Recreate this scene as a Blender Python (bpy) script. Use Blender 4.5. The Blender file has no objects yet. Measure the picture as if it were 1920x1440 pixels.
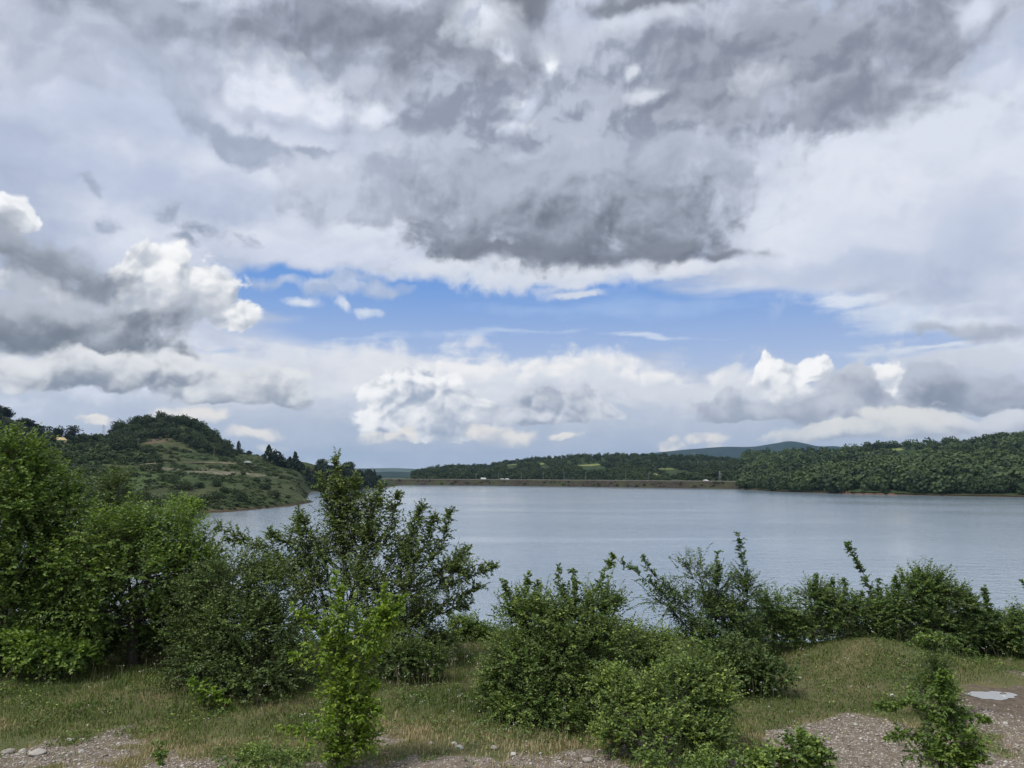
import bpy, math, random
import numpy as np
from math import radians as R, sin, cos, tan, atan2, sqrt, pi
from mathutils import Vector

# ---------------------------------------------------------------- camera
SC = bpy.context.scene
COL = SC.collection
F_PX = 1498.0                      # focal length in photo pixels (1920 wide)
PITCH = math.atan((884.0 - 720.0) / F_PX)
EYE = Vector((0.0, 0.0, 14.0))     # lake surface is z = 0
cam_data = bpy.data.cameras.new('camera')
cam_data.sensor_width = 36.0
cam_data.lens = 36.0 * F_PX / 1920.0
cam_data.clip_start = 0.1
cam_data.clip_end = 90000.0
cam = bpy.data.objects.new('camera', cam_data)
cam.location = EYE
cam.rotation_euler = (math.pi / 2 + PITCH, 0, 0)
COL.objects.link(cam)
SC.camera = cam

SUN_EL, SUN_AZ = 60.0, -125.0       # azimuth from +Y towards +X

def ray(px, py):
    u = (px - 960.0) / F_PX
    v = (720.0 - py) / F_PX
    return Vector((u, cos(PITCH) - v * sin(PITCH), sin(PITCH) + v * cos(PITCH)))

def at(px, py, Y):                 # point on the photo ray at forward distance Y
    d = ray(px, py)
    return EYE + d * (Y / d.y)

# ---------------------------------------------------------------- render settings
SC.view_settings.view_transform = 'Standard'
SC.view_settings.look = 'None'
SC.view_settings.exposure = 0.0
SC.view_settings.gamma = 1.0
SC.cycles.max_bounces = 6
SC.cycles.diffuse_bounces = 3
SC.cycles.glossy_bounces = 2
SC.cycles.transmission_bounces = 2
SC.cycles.volume_bounces = 0
SC.cycles.transparent_max_bounces = 8
SC.cycles.use_denoising = True

# ---------------------------------------------------------------- node helpers
class NT:
    def __init__(s, tree):
        s.t = tree
        s.t.nodes.clear()
    def n(s, typ, **kw):
        nd = s.t.nodes.new(typ)
        for k, v in kw.items():
            setattr(nd, k, v)
        return nd
    def put(s, sock, v):
        if v is None:
            return
        if isinstance(v, bpy.types.NodeSocket):
            s.t.links.new(v, sock)
        elif isinstance(v, (tuple, list)) and len(v) == 3 and sock.type == 'RGBA':
            sock.default_value = (*v, 1.0)
        else:
            sock.default_value = v
    def m(s, op, a, b=None, c=None, clamp=False):
        nd = s.n('ShaderNodeMath', operation=op, use_clamp=clamp)
        for i, v in enumerate((a, b, c)):
            s.put(nd.inputs[i], v)
        return nd.outputs[0]
    def v(s, op, a, b=None, c=None, scale=None):
        nd = s.n('ShaderNodeVectorMath', operation=op)
        for i, v in enumerate((a, b, c)):
            if v is not None:
                s.put(nd.inputs[i], v)
        if scale is not None:
            s.put(nd.inputs['Scale'], scale)
        return nd.outputs['Value'] if op in ('LENGTH', 'DOT_PRODUCT', 'DISTANCE') else nd.outputs['Vector']
    def rng(s, x, a, b, c=0.0, d=1.0, smooth=True):
        nd = s.n('ShaderNodeMapRange', interpolation_type='SMOOTHSTEP' if smooth else 'LINEAR')
        for i, v in enumerate((x, a, b, c, d)):
            s.put(nd.inputs[i], v)
        return nd.outputs[0]
    def noise(s, vec, scale=1.0, detail=4.0, rough=0.55, dist=0.0, out=0):
        nd = s.n('ShaderNodeTexNoise')
        s.put(nd.inputs['Vector'], vec)
        s.put(nd.inputs['Scale'], scale)
        nd.inputs['Detail'].default_value = detail
        nd.inputs['Roughness'].default_value = rough
        nd.inputs['Distortion'].default_value = dist
        return nd.outputs[out]
    def vor(s, vec, scale=1.0, out='Distance', feature='F1'):
        nd = s.n('ShaderNodeTexVoronoi', feature=feature)
        s.put(nd.inputs['Vector'], vec)
        s.put(nd.inputs['Scale'], scale)
        return nd.outputs[out]
    def mix(s, f, a, b, blend='MIX'):
        nd = s.n('ShaderNodeMix', data_type='RGBA', blend_type=blend)
        s.put(nd.inputs[0], f)
        s.put(nd.inputs[6], a)
        s.put(nd.inputs[7], b)
        return nd.outputs[2]
    def sep(s, v):
        nd = s.n('ShaderNodeSeparateXYZ')
        s.put(nd.inputs[0], v)
        return nd.outputs
    def comb(s, x, y, z=0.0):
        nd = s.n('ShaderNodeCombineXYZ')
        for i, q in enumerate((x, y, z)):
            s.put(nd.inputs[i], q)
        return nd.outputs[0]

def lin(c):
    def f(x):
        x /= 255.0
        return x / 12.92 if x <= 0.04045 else ((x + 0.055) / 1.055) ** 2.4
    return tuple(f(x) for x in c)

# ---------------------------------------------------------------- world: Nishita sky, overhead broken cloud
STR = 0.10
world = bpy.data.worlds.new('World')
SC.world = world
world.use_nodes = True
W = NT(world.node_tree)
sky = W.n('ShaderNodeTexSky', sky_type='NISHITA', sun_disc=False)
sky.sun_elevation = R(SUN_EL)
sky.sun_rotation = R(SUN_AZ)
sky.altitude = 300.0
sky.dust_density = 0.6
sky.ozone_density = 3.0
_cn = W.noise(W.n('ShaderNodeTexCoord').outputs['Generated'], 2.4, 5, 0.55, 0.3)
_cc = W.mix(W.rng(_cn, 0.4, 0.62), tuple(x / STR for x in lin((176, 184, 200))), tuple(x / STR for x in lin((232, 235, 243))))
_cv = W.mix(W.rng(_cn, 0.3, 0.45, 0.35, 0.95), sky.outputs[0], _cc)
_bg = W.n('ShaderNodeBackground')
W.put(_bg.inputs['Color'], _cv)
_bg.inputs['Strength'].default_value = STR
_wo = W.n('ShaderNodeOutputWorld')
world.node_tree.links.new(_bg.outputs[0], _wo.inputs[0])

# ---------------------------------------------------------------- sun, veiled by cloud
sl = bpy.data.lights.new('sun', 'SUN')
sl.energy = 3.0
sl.angle = R(12)
sl.color = (1.0, 0.95, 0.88)
so = bpy.data.objects.new('sun', sl)
_sd = Vector((sin(R(SUN_AZ)) * cos(R(SUN_EL)), cos(R(SUN_AZ)) * cos(R(SUN_EL)), sin(R(SUN_EL))))
so.rotation_euler = _sd.to_track_quat('Z', 'Y').to_euler()
COL.objects.link(so)

# ---------------------------------------------------------------- numpy noise
_rs = np.random.RandomState(7)
_perm = _rs.permutation(512).astype(np.int64)
_gang = _rs.rand(512) * 2 * np.pi
_GX, _GY = np.cos(_gang), np.sin(_gang)
_wx, _wy = _rs.rand(512), _rs.rand(512)
def _h(ix, iy):
    return _perm[(_perm[ix & 511] + iy) & 511]
def perlin(x, y):
    x0 = np.floor(x); y0 = np.floor(y)
    fx = x - x0; fy = y - y0
    ix = x0.astype(np.int64); iy = y0.astype(np.int64)
    u = fx * fx * fx * (fx * (fx * 6 - 15) + 10)
    v = fy * fy * fy * (fy * (fy * 6 - 15) + 10)
    def g(i, j):
        h = _h(ix + i, iy + j)
        return _GX[h] * (fx - i) + _GY[h] * (fy - j)
    a = g(0, 0); b = g(1, 0); c = g(0, 1); d = g(1, 1)
    return (a + (b - a) * u) * (1 - v) + (c + (d - c) * u) * v
def fbm(x, y, octv=5, rough=0.5, seed=0):
    r = 0.0; amp = 1.0; x = x + seed * 17.31; y = y - seed * 9.77
    for k in range(octv):
        r = r + amp * perlin(x, y)
        x = x * 2.03 + 5.2; y = y * 2.03 - 3.7; amp *= rough
    return r * 1.4
def worley(x, y, seed=0):
    x = x + seed * 3.3; ix = np.floor(x).astype(np.int64); iy = np.floor(y).astype(np.int64)
    best = np.full(x.shape, 9.0)
    for i in (-1, 0, 1):
        for j in (-1, 0, 1):
            h = _h(ix + i, iy + j)
            d = (ix + i + _wx[h] - x) ** 2 + (iy + j + _wy[h] - y) ** 2
            best = np.minimum(best, d)
    return np.sqrt(best)
def puffs(x, y, octv=4, seed=0):
    r = 0.0; amp = 1.0; t = 0.0
    for k in range(octv):
        r = r + amp * (1 - worley(x, y, seed + k) ** 2 * 1.3); t += amp
        x = x * 2.1; y = y * 2.1; amp *= 0.5
    return r / t - 0.55
def sstep(a, b, x):
    t = np.clip((x - a) / (b - a), 0, 1)
    return t * t * (3 - 2 * t)

# ================================================================ SKY (dome): cloud shapes by direction
def azel(px, py):
    d = ray(px, py).normalized()
    return atan2(d.x, d.y) * 14.98, math.asin(d.z) * 14.98
def paint_sky(A, E):
    """colour of the clouded sky over a regular grid of azimuth / elevation (units of 3.82 degrees)"""
    n2 = lambda s, o, r, k: (fbm(A * s, E * s, o, r, k), fbm(A * s, E * s, o, r, k + 5))
    a1, a2 = n2(0.45, 6, 0.5, 1)
    b1, b2 = n2(2.2, 4, 0.5, 2)
    soft = (A + 0.42 * a1 + 0.07 * b1, E + 0.34 * a2 + 0.06 * b2)
    cum = (A + 0.16 * a1 + 0.07 * b1, E + 0.12 * a2 + 0.05 * b2)
    s1, s2 = fbm(A * 0.2, E * 1.1, 6, 0.55, 3), fbm(A * 0.25, E * 1.4, 6, 0.55, 9)
    wisp = (A + 1.3 * s1, E + 0.28 * s2)
    PC = {'soft': soft, 'cum': cum, 'wisp': wisp}
    puff = puffs(cum[0] * 2.3, cum[1] * 2.6, 4, 1)
    puffs_ = puffs(cum[0] * 2.3, cum[1] * 2.6, 2, 1)
    puffb = puffs(cum[0] * 1.1 + 7, cum[1] * 1.3, 2, 6)
    fine = fbm(soft[0] * 1.1, soft[1] * 1.3, 6, 0.58, 4)
    mid = fbm(soft[0] * 0.55, soft[1] * 0.75, 5, 0.5, 12)
    def relief(f, d=0.12):         # the field here less the field a step towards the light (up, left)
        j = max(1, int(round(d / DE))); i = max(1, int(round(0.6 * d / DA)))
        return f - np.roll(np.roll(f, -j, 0), i, 1)
    deck_r = relief(fbm(soft[0] * 0.8, soft[1] * 1.0, 5, 0.5, 4), 0.22)
    deck_t = fbm(A * 1.5, E * 1.8, 5, 0.5, 17)
    deck_s = relief(fbm(soft[0] * 1.9 + 4, soft[1] * 2.3, 5, 0.58, 14), 0.10)
    puff_r = relief(puffs_ + 0.8 * puffb + 0.25 * puff, 0.10)
    mott = fbm(cum[0] * 1.2, cum[1] * 1.6, 4, 0.5, 31)
    puff_m = 0.35 + 1.1 * sstep(-0.35, 0.5, fbm(A * 0.8, E * 0.9, 2, 0.5, 33))
    L3 = lambda c: np.array(lin(c))
    def mixc(a, x, y):
        return x + (y - x) * a[..., None]
    blue = mixc(sstep(0.5, 4.6, E), L3((196, 208, 228))[None, None], L3((84, 144, 219))[None, None])
    deckn = fbm(A * 0.33, E * 0.5, 6, 0.55, 21)
    acc = mixc(np.clip(0.5 + 0.9 * deckn, 0, 1), L3((180, 191, 214))[None, None], L3((220, 226, 239))[None, None])
    def field(kind, parts, k=0.25):
        X, Y = PC[kind]
        f = None
        for p in parts:
            px, py, rx, ry = p[:4]; rot = R(p[4]) if len(p) > 4 else 0.0
            x, y = azel(px, py)
            x1, _ = azel(px + rx, py); x0, _ = azel(px - rx, py)
            _, y1 = azel(px, py - ry); _, y0 = azel(px, py + ry)
            u, v = X - x, Y - y
            c, s = cos(rot), sin(rot)
            L = np.sqrt(((u * c + v * s) * 2 / (x1 - x0)) ** 2 + ((-u * s + v * c) * 2 / (y1 - y0)) ** 2)
            if f is None:
                f = L
            else:
                h = np.clip(0.5 + 0.5 * (L - f) / k, 0, 1)
                f = L + (f - L) * h - k * h * (1 - h)
        return f
    g = field('wisp', [(1020, 600, 490, 78), (1200, 628, 410, 62), (1430, 625, 255, 82), (1560, 655, 170, 38)])
    g = np.minimum(g, field('soft', [(540, 560, 150, 54), (700, 575, 260, 66), (900, 590, 320, 70), (380, 660, 60, 16)]))
    acc = mixc(sstep(1.2, 0.72, g), acc, blue)
    def cloud(kind, parts, top, bot, inner=0.6, outer=1.15, op=1.0, rk=1.0, span=None, rag=0.3, base=None, amp=0.55):
        nonlocal acc
        f = field(kind, parts)
        X, Y = PC[kind]
        if kind == 'cum':
            f = f - amp * (0.4 + 0.6 * puff_m) * puff - 0.6 * amp * puffb - 0.30 * fine
            inner, outer = inner - 0.05, outer + 0.14 * (1.3 - puff_m) + 0.03
        else:
            f = f - rag * fine - 0.25 * deck_t
            inner = inner - 0.12; outer = outer + 0.10
        if base is not None:        # flat cloud base
            yb = azel(960, base)[1] if not isinstance(base, tuple) else azel(*base)[1]
            f = f + 2.5 * np.clip((yb - Y) / 0.12 + 0.6 * mid, 0, 3) * 0.5
        a = sstep(outer, inner, f) * op
        if span is None:
            ys = [azel(p[0], p[1] - p[3])[1] for p in parts] + [azel(p[0], p[1] + p[3])[1] for p in parts]
            y0, y1 = min(ys), max(ys)
        else:
            cx = parts[0][0]
            y0, y1 = azel(cx, span[1])[1], azel(cx, span[0])[1]
        h = np.clip((Y - y0) / (y1 - y0), -0.2, 1.1)
        if kind == 'cum':
            h = 0.14 + 0.52 * h + 0.75 * rk * puff_m * puff_r + 0.2 * rk * puffb + 0.45 * relief(-np.clip(f, 0.3, 1.2), 0.2) + 0.7 * rk * mott + 0.25 * sstep(0.6, 1.0, f)
        else:
            h = h * 0.7 + 0.15 + rk * (0.5 * mid + 0.85 * deck_r + 0.22 * fine + 0.40 * puff_r * puff_m + 0.18 * deck_s) + 0.35 * sstep(0.55, 1.1, f)
        h = 0.5 + 0.5 * np.tanh((2.6 if kind == 'soft' else 2.0) * (h - 0.5)) / 0.94
        acc = mixc(a, acc, mixc(np.clip(h, 0, 1.06), L3(bot)[None, None], L3(top)[None, None]))
    # thin sheets
    cloud('wisp', [(1240, 642, 130, 8)], (222, 230, 242), (196, 212, 238), 0.2, 1.2, 0.75)
    cloud('wisp', [(900, 628, 190, 8)], (205, 218, 238), (180, 202, 234), 0.2, 1.2, 0.6)
    cloud('wisp', [(1150, 575, 300, 16)], (180, 203, 238), (160, 192, 234), 0.1, 1.3, 0.4)
    cloud('wisp', [(1610, 572, 120, 24), (1760, 590, 150, 30)], (228, 234, 243), (205, 217, 236), 0.3, 1.2, 0.9)
    cloud('wisp', [(1650, 655, 110, 12), (1850, 650, 150, 26)], (225, 231, 240), (205, 215, 232), 0.3, 1.2, 0.8)
    cloud('soft', [(1600, 400, 260, 130)], (229, 233, 243), (214, 221, 236), 0.4, 1.3, 0.9, 0.5)
    cloud('soft', [(1820, 420, 170, 80), (1600, 500, 200, 40)], (196, 206, 226), (184, 196, 220), 0.2, 1.3, 0.8, 0.3)
    cloud('soft', [(220, 330, 260, 50), (250, 200, 260, 80)], (200, 209, 230), (182, 194, 220), 0.2, 1.3, 0.75, 0.4)
    # pale air low over the horizon
    cloud('wisp', [(960, 800, 1900, 105)], (200, 208, 223), (178, 190, 211), 0.7, 1.1, 0.97, 0.3)
    cloud('wisp', [(640, 705, 360, 74), (420, 700, 250, 50), (900, 745, 340, 76), (1150, 745, 260, 50), (1500, 740, 260, 50)], (234, 236, 241), (208, 214, 225), 0.6, 1.05, 1.0, 0.3)
    cloud('wisp', [(1780, 720, 330, 60)], (214, 219, 229), (190, 199, 214), 0.4, 1.2, 0.9, 0.5)
    cloud('cum', [(1060, 700, 190, 30), (880, 700, 140, 26), (1230, 710, 60, 18), (1370, 705, 50, 18)], (248, 247, 247), (214, 220, 230), 0.5, 1.2, 0.95, 0.6)
    cloud('wisp', [(960, 830, 1700, 70)], (192, 201, 217), (176, 188, 209), 0.5, 1.2, 0.8, 0.5)
    # small clouds in the gap
    cloud('soft', [(510, 545, 80, 14, 8), (590, 548, 30, 16)], (196, 208, 230), (166, 184, 214), 0.2, 1.2, 0.85, 0.6, rag=0.7)
    cloud('soft', [(680, 545, 80, 16), (675, 525, 40, 12)], (200, 211, 231), (168, 185, 214), 0.2, 1.2, 0.9, 0.6, rag=0.7)
    cloud('cum', [(565, 570, 32, 10), (697, 587, 30, 8), (640, 572, 16, 12, -30)], (230, 235, 243), (190, 206, 232), 0.3, 1.2, 0.85, 0.6)
    # white skirt under the grey deck
    cloud('cum', [(950, 520, 120, 30), (1080, 515, 130, 26), (830, 500, 100, 24), (1090, 552, 50, 8), (1240, 508, 160, 16)], (226, 230, 238), (210, 217, 231), 0.5, 1.2, 0.95, 0.6)
    cloud('soft', [(560, 470, 330, 34)], (228, 232, 243), (207, 215, 234), 0.3, 1.3, 0.85, 0.4)
    # grey deck
    cloud('soft', [(900, 150, 560, 160), (1420, 110, 500, 150), (1060, 340, 400, 150), (700, 360, 190, 70)], (196, 203, 217), (160, 168, 184), 0.62, 1.12, 0.92, 1.0)
    cloud('soft', [(160, 60, 420, 90), (420, 130, 200, 60)], (190, 198, 214), (168, 177, 196), 0.4, 1.2, 0.8, 1.0)
    cloud('soft', [(110, 140, 150, 50), (180, 165, 60, 30)], (190, 198, 214), (166, 176, 196), 0.3, 1.2, 0.75, 0.7)
    cloud('soft', [(420, 50, 400, 60), (240, 5, 330, 40)], (172, 181, 198), (146, 154, 170), 0.5, 1.25, 0.9, 0.8)
    cloud('soft', [(330, 180, 100, 32, -28), (440, 250, 140, 38, -22), (570, 290, 70, 16, -10)], (184, 193, 212), (160, 170, 190), 0.6, 1.15, 0.95, 0.6)
    cloud('soft', [(690, 45, 300, 55), (860, 110, 160, 90), (900, 20, 150, 50)], (150, 157, 172), (122, 129, 143), 0.5, 1.25, 0.95, 0.7)
    cloud('soft', [(1250, 190, 380, 130), (1000, 240, 230, 110), (840, 230, 130, 90)], (186, 194, 210), (144, 153, 171), 0.55, 1.2, 0.95, 1.4)
    cloud('soft', [(1500, 100, 330, 110), (1370, 170, 220, 80), (1760, 90, 120, 36, 20), (1600, 200, 180, 50)], (160, 166, 180), (130, 137, 153), 0.5, 1.25, 0.92, 0.9)
    cloud('soft', [(1190, 5, 150, 26), (960, 0, 60, 40)], (122, 127, 138), (108, 114, 126), 0.4, 1.2, 0.85, 0.6)
    cloud('soft', [(890, 48, 66, 58), (925, 100, 30, 30)], (232, 237, 247), (196, 205, 222), 0.1, 1.2, 0.95, 1.2)
    cloud('soft', [(1150, 55, 70, 26), (1270, 45, 60, 24)], (218, 223, 235), (184, 192, 208), 0.1, 1.2, 0.9, 0.8)
    cloud('soft', [(1005, 112, 32, 48), (972, 195, 34, 58), (960, 240, 26, 20)], (244, 248, 253), (206, 215, 232), 0.1, 1.15, 1.0, 1.2)
    cloud('cum', [(1185, 140, 16, 14), (1215, 180, 40, 16), (1100, 290, 70, 26), (1000, 300, 60, 20)], (226, 232, 242), (196, 205, 220), 0.2, 1.2, 0.8, 1.0)
    cloud('soft', [(1415, 172, 56, 34)], (216, 221, 232), (194, 200, 213), 0.2, 1.15, 0.95, 0.8)
    cloud('soft', [(1640, 130, 28, 24), (1760, 145, 50, 14, 20)], (214, 218, 230), (180, 186, 200), 0.0, 1.1, 0.7, 0.6)
    cloud('soft', [(1795, 10, 45, 34), (1880, 110, 60, 40, 30)], (224, 230, 244), (206, 214, 232), 0.3, 1.1, 0.9, 0.3)
    cloud('soft', [(510, 150, 110, 66), (590, 200, 66, 48), (640, 325, 110, 26), (700, 215, 40, 30)], (236, 240, 250), (212, 220, 240), 0.3, 1.15, 0.92, 0.5, rag=0.4)
    cloud('soft', [(630, 370, 110, 58), (760, 320, 190, 60)], (198, 206, 221), (166, 176, 194), 0.5, 1.2, 0.95, 0.9)
    cloud('soft', [(1040, 380, 330, 110), (880, 430, 150, 70), (1230, 420, 150, 80), (1150, 330, 220, 80)], (184, 192, 208), (102, 111, 124), 0.68, 1.1, 1.0, 0.34, (290, 505))
    cloud('soft', [(1080, 468, 270, 26), (1240, 470, 160, 22)], (122, 130, 143), (104, 112, 124), 0.1, 1.15, 0.85, 0.3)
    cloud('soft', [(1350, 484, 120, 16), (1180, 480, 180, 26), (930, 470, 120, 22)], (134, 141, 154), (108, 115, 128), 0.3, 1.25, 0.95, 0.5)
    # scraps on the left
    cloud('soft', [(330, 412, 34, 14, -40), (385, 445, 60, 18, -10), (350, 460, 30, 16)], (162, 172, 192), (146, 157, 178), 0.0, 1.3, 0.9, 0.6, rag=1.2)
    cloud('soft', [(170, 358, 28, 9, -20), (195, 400, 24, 20)], (168, 178, 198), (154, 164, 186), -0.1, 1.3, 0.85, 0.6, rag=1.2)
    cloud('soft', [(8, 185, 26, 30)], (140, 149, 168), (134, 143, 162), 0.3, 1.2, 0.85, 0.6)
    cloud('soft', [(30, 330, 60, 24)], (178, 188, 212), (170, 181, 206), 0.2, 1.3, 0.8, 0.6)
    # cumulus bank on the left
    cloud('cum', [(300, 530, 95, 66), (350, 560, 100, 56), (265, 495, 40, 34), (430, 600, 40, 24)], (255, 255, 255), (172, 181, 195), 0.85, 1.0, 1.0, 1.0, (450, 640))
    cloud('cum', [(30, 405, 48, 34), (60, 530, 80, 24)], (250, 252, 254), (176, 184, 198), 0.8, 1.0, 1.0, 1.0, (375, 450))
    cloud('soft', [(90, 475, 120, 44), (190, 520, 90, 40), (40, 450, 70, 44)], (172, 179, 192), (128, 136, 149), 0.6, 1.1, 1.0, 0.4)
    cloud('soft', [(110, 595, 230, 66), (250, 610, 150, 62), (20, 590, 150, 66), (230, 665, 90, 26)], (190, 196, 207), (114, 123, 136), 0.7, 1.08, 1.0, 0.4, (540, 640))
    cloud('cum', [(170, 700, 200, 38), (320, 695, 90, 32), (60, 690, 110, 28)], (232, 234, 237), (138, 148, 164), 0.75, 1.1, 1.0, 0.7, (675, 745), base=(200, 752))
    cloud('cum', [(500, 722, 66, 34), (440, 745, 100, 24), (540, 750, 46, 16)], (236, 238, 240), (150, 160, 177), 0.75, 1.08, 1.0, 0.7, (690, 765), base=(500, 764))
    cloud('cum', [(370, 778, 60, 14), (190, 797, 28, 8), (480, 812, 52, 10), (510, 835, 36, 7)], (248, 242, 234), (196, 201, 212), 0.55, 1.12, 0.9, 1.3, (790, 830))
    # towers over the far shore
    cloud('cum', [(715, 735, 40, 34), (790, 722, 70, 34), (845, 755, 60, 34), (750, 785, 70, 42), (880, 775, 70, 26), (820, 805, 100, 30)], (255, 255, 255), (160, 172, 193), 0.85, 0.97, 1.0, 1.1, (690, 840), base=(800, 838))
    cloud('cum', [(1060, 762, 100, 40), (990, 780, 60, 22), (1110, 780, 60, 18)], (228, 231, 238), (154, 164, 182), 0.82, 1.0, 1.0, 0.9, (715, 800), base=(1060, 796))
    cloud('cum', [(735, 827, 52, 14), (770, 815, 20, 16), (950, 818, 66, 18)], (248, 242, 234), (196, 201, 212), 0.55, 1.12, 0.9, 1.3, (805, 842), base=(800, 838))
    cloud('cum', [(1240, 832, 28, 12), (1250, 818, 12, 9), (1330, 815, 42, 11), (1050, 823, 32, 6), (1350, 832, 24, 7)], (248, 242, 234), (196, 201, 212), 0.55, 1.12, 0.9, 1.3, (800, 840))
    cloud('cum', [(1380, 768, 70, 22), (1370, 745, 30, 22), (1450, 770, 60, 20)], (208, 213, 223), (160, 169, 186), 0.8, 1.05, 1.0, 0.7, (725, 785), base=(1400, 782))
    cloud('cum', [(1462, 712, 44, 34), (1522, 702, 34, 24), (1440, 688, 20, 18), (1492, 742, 46, 26)], (255, 255, 255), (186, 194, 208), 0.8, 0.98, 1.0, 1.1, (660, 780))
    cloud('cum', [(1665, 705, 40, 22), (1700, 735, 44, 34), (1710, 765, 40, 22)], (254, 254, 252), (196, 203, 215), 0.85, 0.98, 1.0, 0.8, (685, 790))
    cloud('cum', [(1590, 765, 120, 30), (1600, 730, 76, 32), (1520, 770, 80, 20)], (204, 209, 219), (154, 162, 180), 0.82, 1.0, 1.0, 0.8, (700, 792), base=(1560, 790))
    cloud('cum', [(1830, 735, 130, 36), (1750, 715, 66, 30), (1900, 750, 90, 20)], (194, 201, 214), (136, 145, 163), 0.8, 1.05, 1.0, 0.6, (690, 768), base=(1830, 769))
    cloud('cum', [(1590, 812, 120, 18), (1740, 800, 100, 24), (1700, 780, 80, 14)], (230, 230, 228), (166, 176, 194), 0.75, 1.1, 1.0, 0.8, (785, 828), base=(1650, 826))
    cloud('cum', [(1900, 790, 90, 24)], (224, 226, 232), (180, 188, 203), 0.7, 1.1, 0.95, 0.8)
    cloud('soft', [(1870, 600, 90, 18), (1780, 612, 90, 10)], (190, 196, 208), (164, 172, 188), 0.4, 1.2, 0.9, 0.5)
    return acc

# ================================================================ mesh and material helpers
def build_sky():
    global DA, DE
    k = 14.98 * pi / 180.0
    verts, faces, cols, off = [], [], [], 0
    for a0, a1, da, e0, e1, de in ((-37, 37, 0.06, -1.2, 33.6, 0.06), (-37, 37, 0.5, 33.6, 46, 0.4),
                                   (37, 323, 0.5, -1.2, 46, 0.4)):
        az = np.linspace(a0, a1, int(round((a1 - a0) / da)) + 1)
        el = np.linspace(e0, e1, int(round((e1 - e0) / de)) + 1)
        azs = np.where(az > 180, az - 360, az)
        DA, DE = (az[1] - az[0]) * k, (el[1] - el[0]) * k
        if a0 == 37:                                   # behind: painted in two halves that meet at 180
            A1, E1 = np.meshgrid(az[az <= 180] * k, el * k)
            A2, E2 = np.meshgrid(azs[az > 180] * k, el * k)
            C = np.concatenate([paint_sky(A1, E1), paint_sky(A2, E2)], 1)
        else:
            A, E = np.meshgrid(az * k, el * k)
            C = paint_sky(A, E)
        ar, er = np.meshgrid(np.radians(az), np.radians(el))
        Rr = 45000.0
        V = np.stack([Rr * np.sin(ar) * np.cos(er), Rr * np.cos(ar) * np.cos(er), Rr * np.sin(er) + 14.0], -1)
        n, m = V.shape[:2]
        idx = np.arange(n * m).reshape(n, m) + off
        faces.append(np.stack([idx[:-1, :-1], idx[1:, :-1], idx[1:, 1:], idx[:-1, 1:]], -1).reshape(-1, 4))
        verts.append(V.reshape(-1, 3)); cols.append(C.reshape(-1, 3)); off += n * m
    V = np.concatenate(verts); Fq = np.concatenate(faces); C = np.concatenate(cols)
    o = make_obj('sky', V, Fq, mat_sky(), smooth=True)
    at_ = o.data.attributes.new('cloud_light', 'FLOAT_COLOR', 'POINT')
    at_.data.foreach_set('color', np.concatenate([np.clip(C, 0, 4), np.ones((len(C), 1))], 1).astype(np.float32).ravel())
    o['kind'] = 'structure'
    return o

def make_mesh(name, V, Fq, mats=None, smooth=False, attrs=None, midx=None):
    """mesh from numpy arrays; Fq is (n,4) or (n,3) or a list of such arrays"""
    me = bpy.data.meshes.new(name)
    Fs = Fq if isinstance(Fq, list) else [Fq]
    Fs = [f for f in Fs if len(f)]
    V = np.asarray(V, np.float32)
    me.vertices.add(len(V)); me.vertices.foreach_set('co', V.ravel())
    nl = sum(f.size for f in Fs); npol = sum(len(f) for f in Fs)
    me.loops.add(nl); me.polygons.add(npol)
    me.loops.foreach_set('vertex_index', np.concatenate([f.ravel() for f in Fs]).astype(np.int32))
    tot = np.concatenate([np.full(len(f), f.shape[1]) for f in Fs])
    st = np.concatenate([[0], np.cumsum(tot)[:-1]])
    me.polygons.foreach_set('loop_start', st.astype(np.int32))
    if midx is not None:
        me.polygons.foreach_set('material_index', midx.astype(np.int32))
    me.update(calc_edges=True)
    if smooth:
        me.polygons.foreach_set('use_smooth', np.ones(npol, bool))
    for k, v in (attrs or {}).items():
        a = me.attributes.new(k, 'FLOAT', 'POINT')
        a.data.foreach_set('value', np.asarray(v, np.float32))
    for m in (mats if isinstance(mats, (list, tuple)) else [mats] if mats else []):
        me.materials.append(m)
    return me

def make_obj(name, V, Fq, mats=None, smooth=False, attrs=None, parent=None, midx=None, loc=None):
    o = bpy.data.objects.new(name, make_mesh(name, V, Fq, mats, smooth, attrs, midx))
    COL.objects.link(o)
    if loc is not None:
        o.location = loc
    if parent is not None:
        o.parent = parent
    return o

def thing(name, label, cat, loc=(0, 0, 0), rz=0.0, group=None):
    o = bpy.data.objects.new(name, None)
    o.empty_display_size = 0.3
    COL.objects.link(o)
    o.location = loc; o.rotation_euler = (0, 0, rz)
    return tag(o, label, cat, group)
def tag(o, label, cat, group=None):
    o['label'] = label; o['category'] = cat
    if group:
        o['group'] = group
    return o
def dup(root, loc, rz=0.0, scale=1.0, label=None, group=None, sz=None):
    c = root.copy(); COL.objects.link(c)
    c.location = loc; c.rotation_euler = (0, 0, rz)
    c.scale = (scale, scale, sz if sz else scale)
    if label: c['label'] = label
    if group: c['group'] = group
    for ch in list(root.children):
        k = ch.copy(); COL.objects.link(k); k.parent = c
    return c

def grid_faces(n, m, off=0):
    idx = np.arange(n * m).reshape(n, m) + off
    return np.stack([idx[:-1, :-1], idx[:-1, 1:], idx[1:, 1:], idx[1:, :-1]], -1).reshape(-1, 4)

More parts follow.
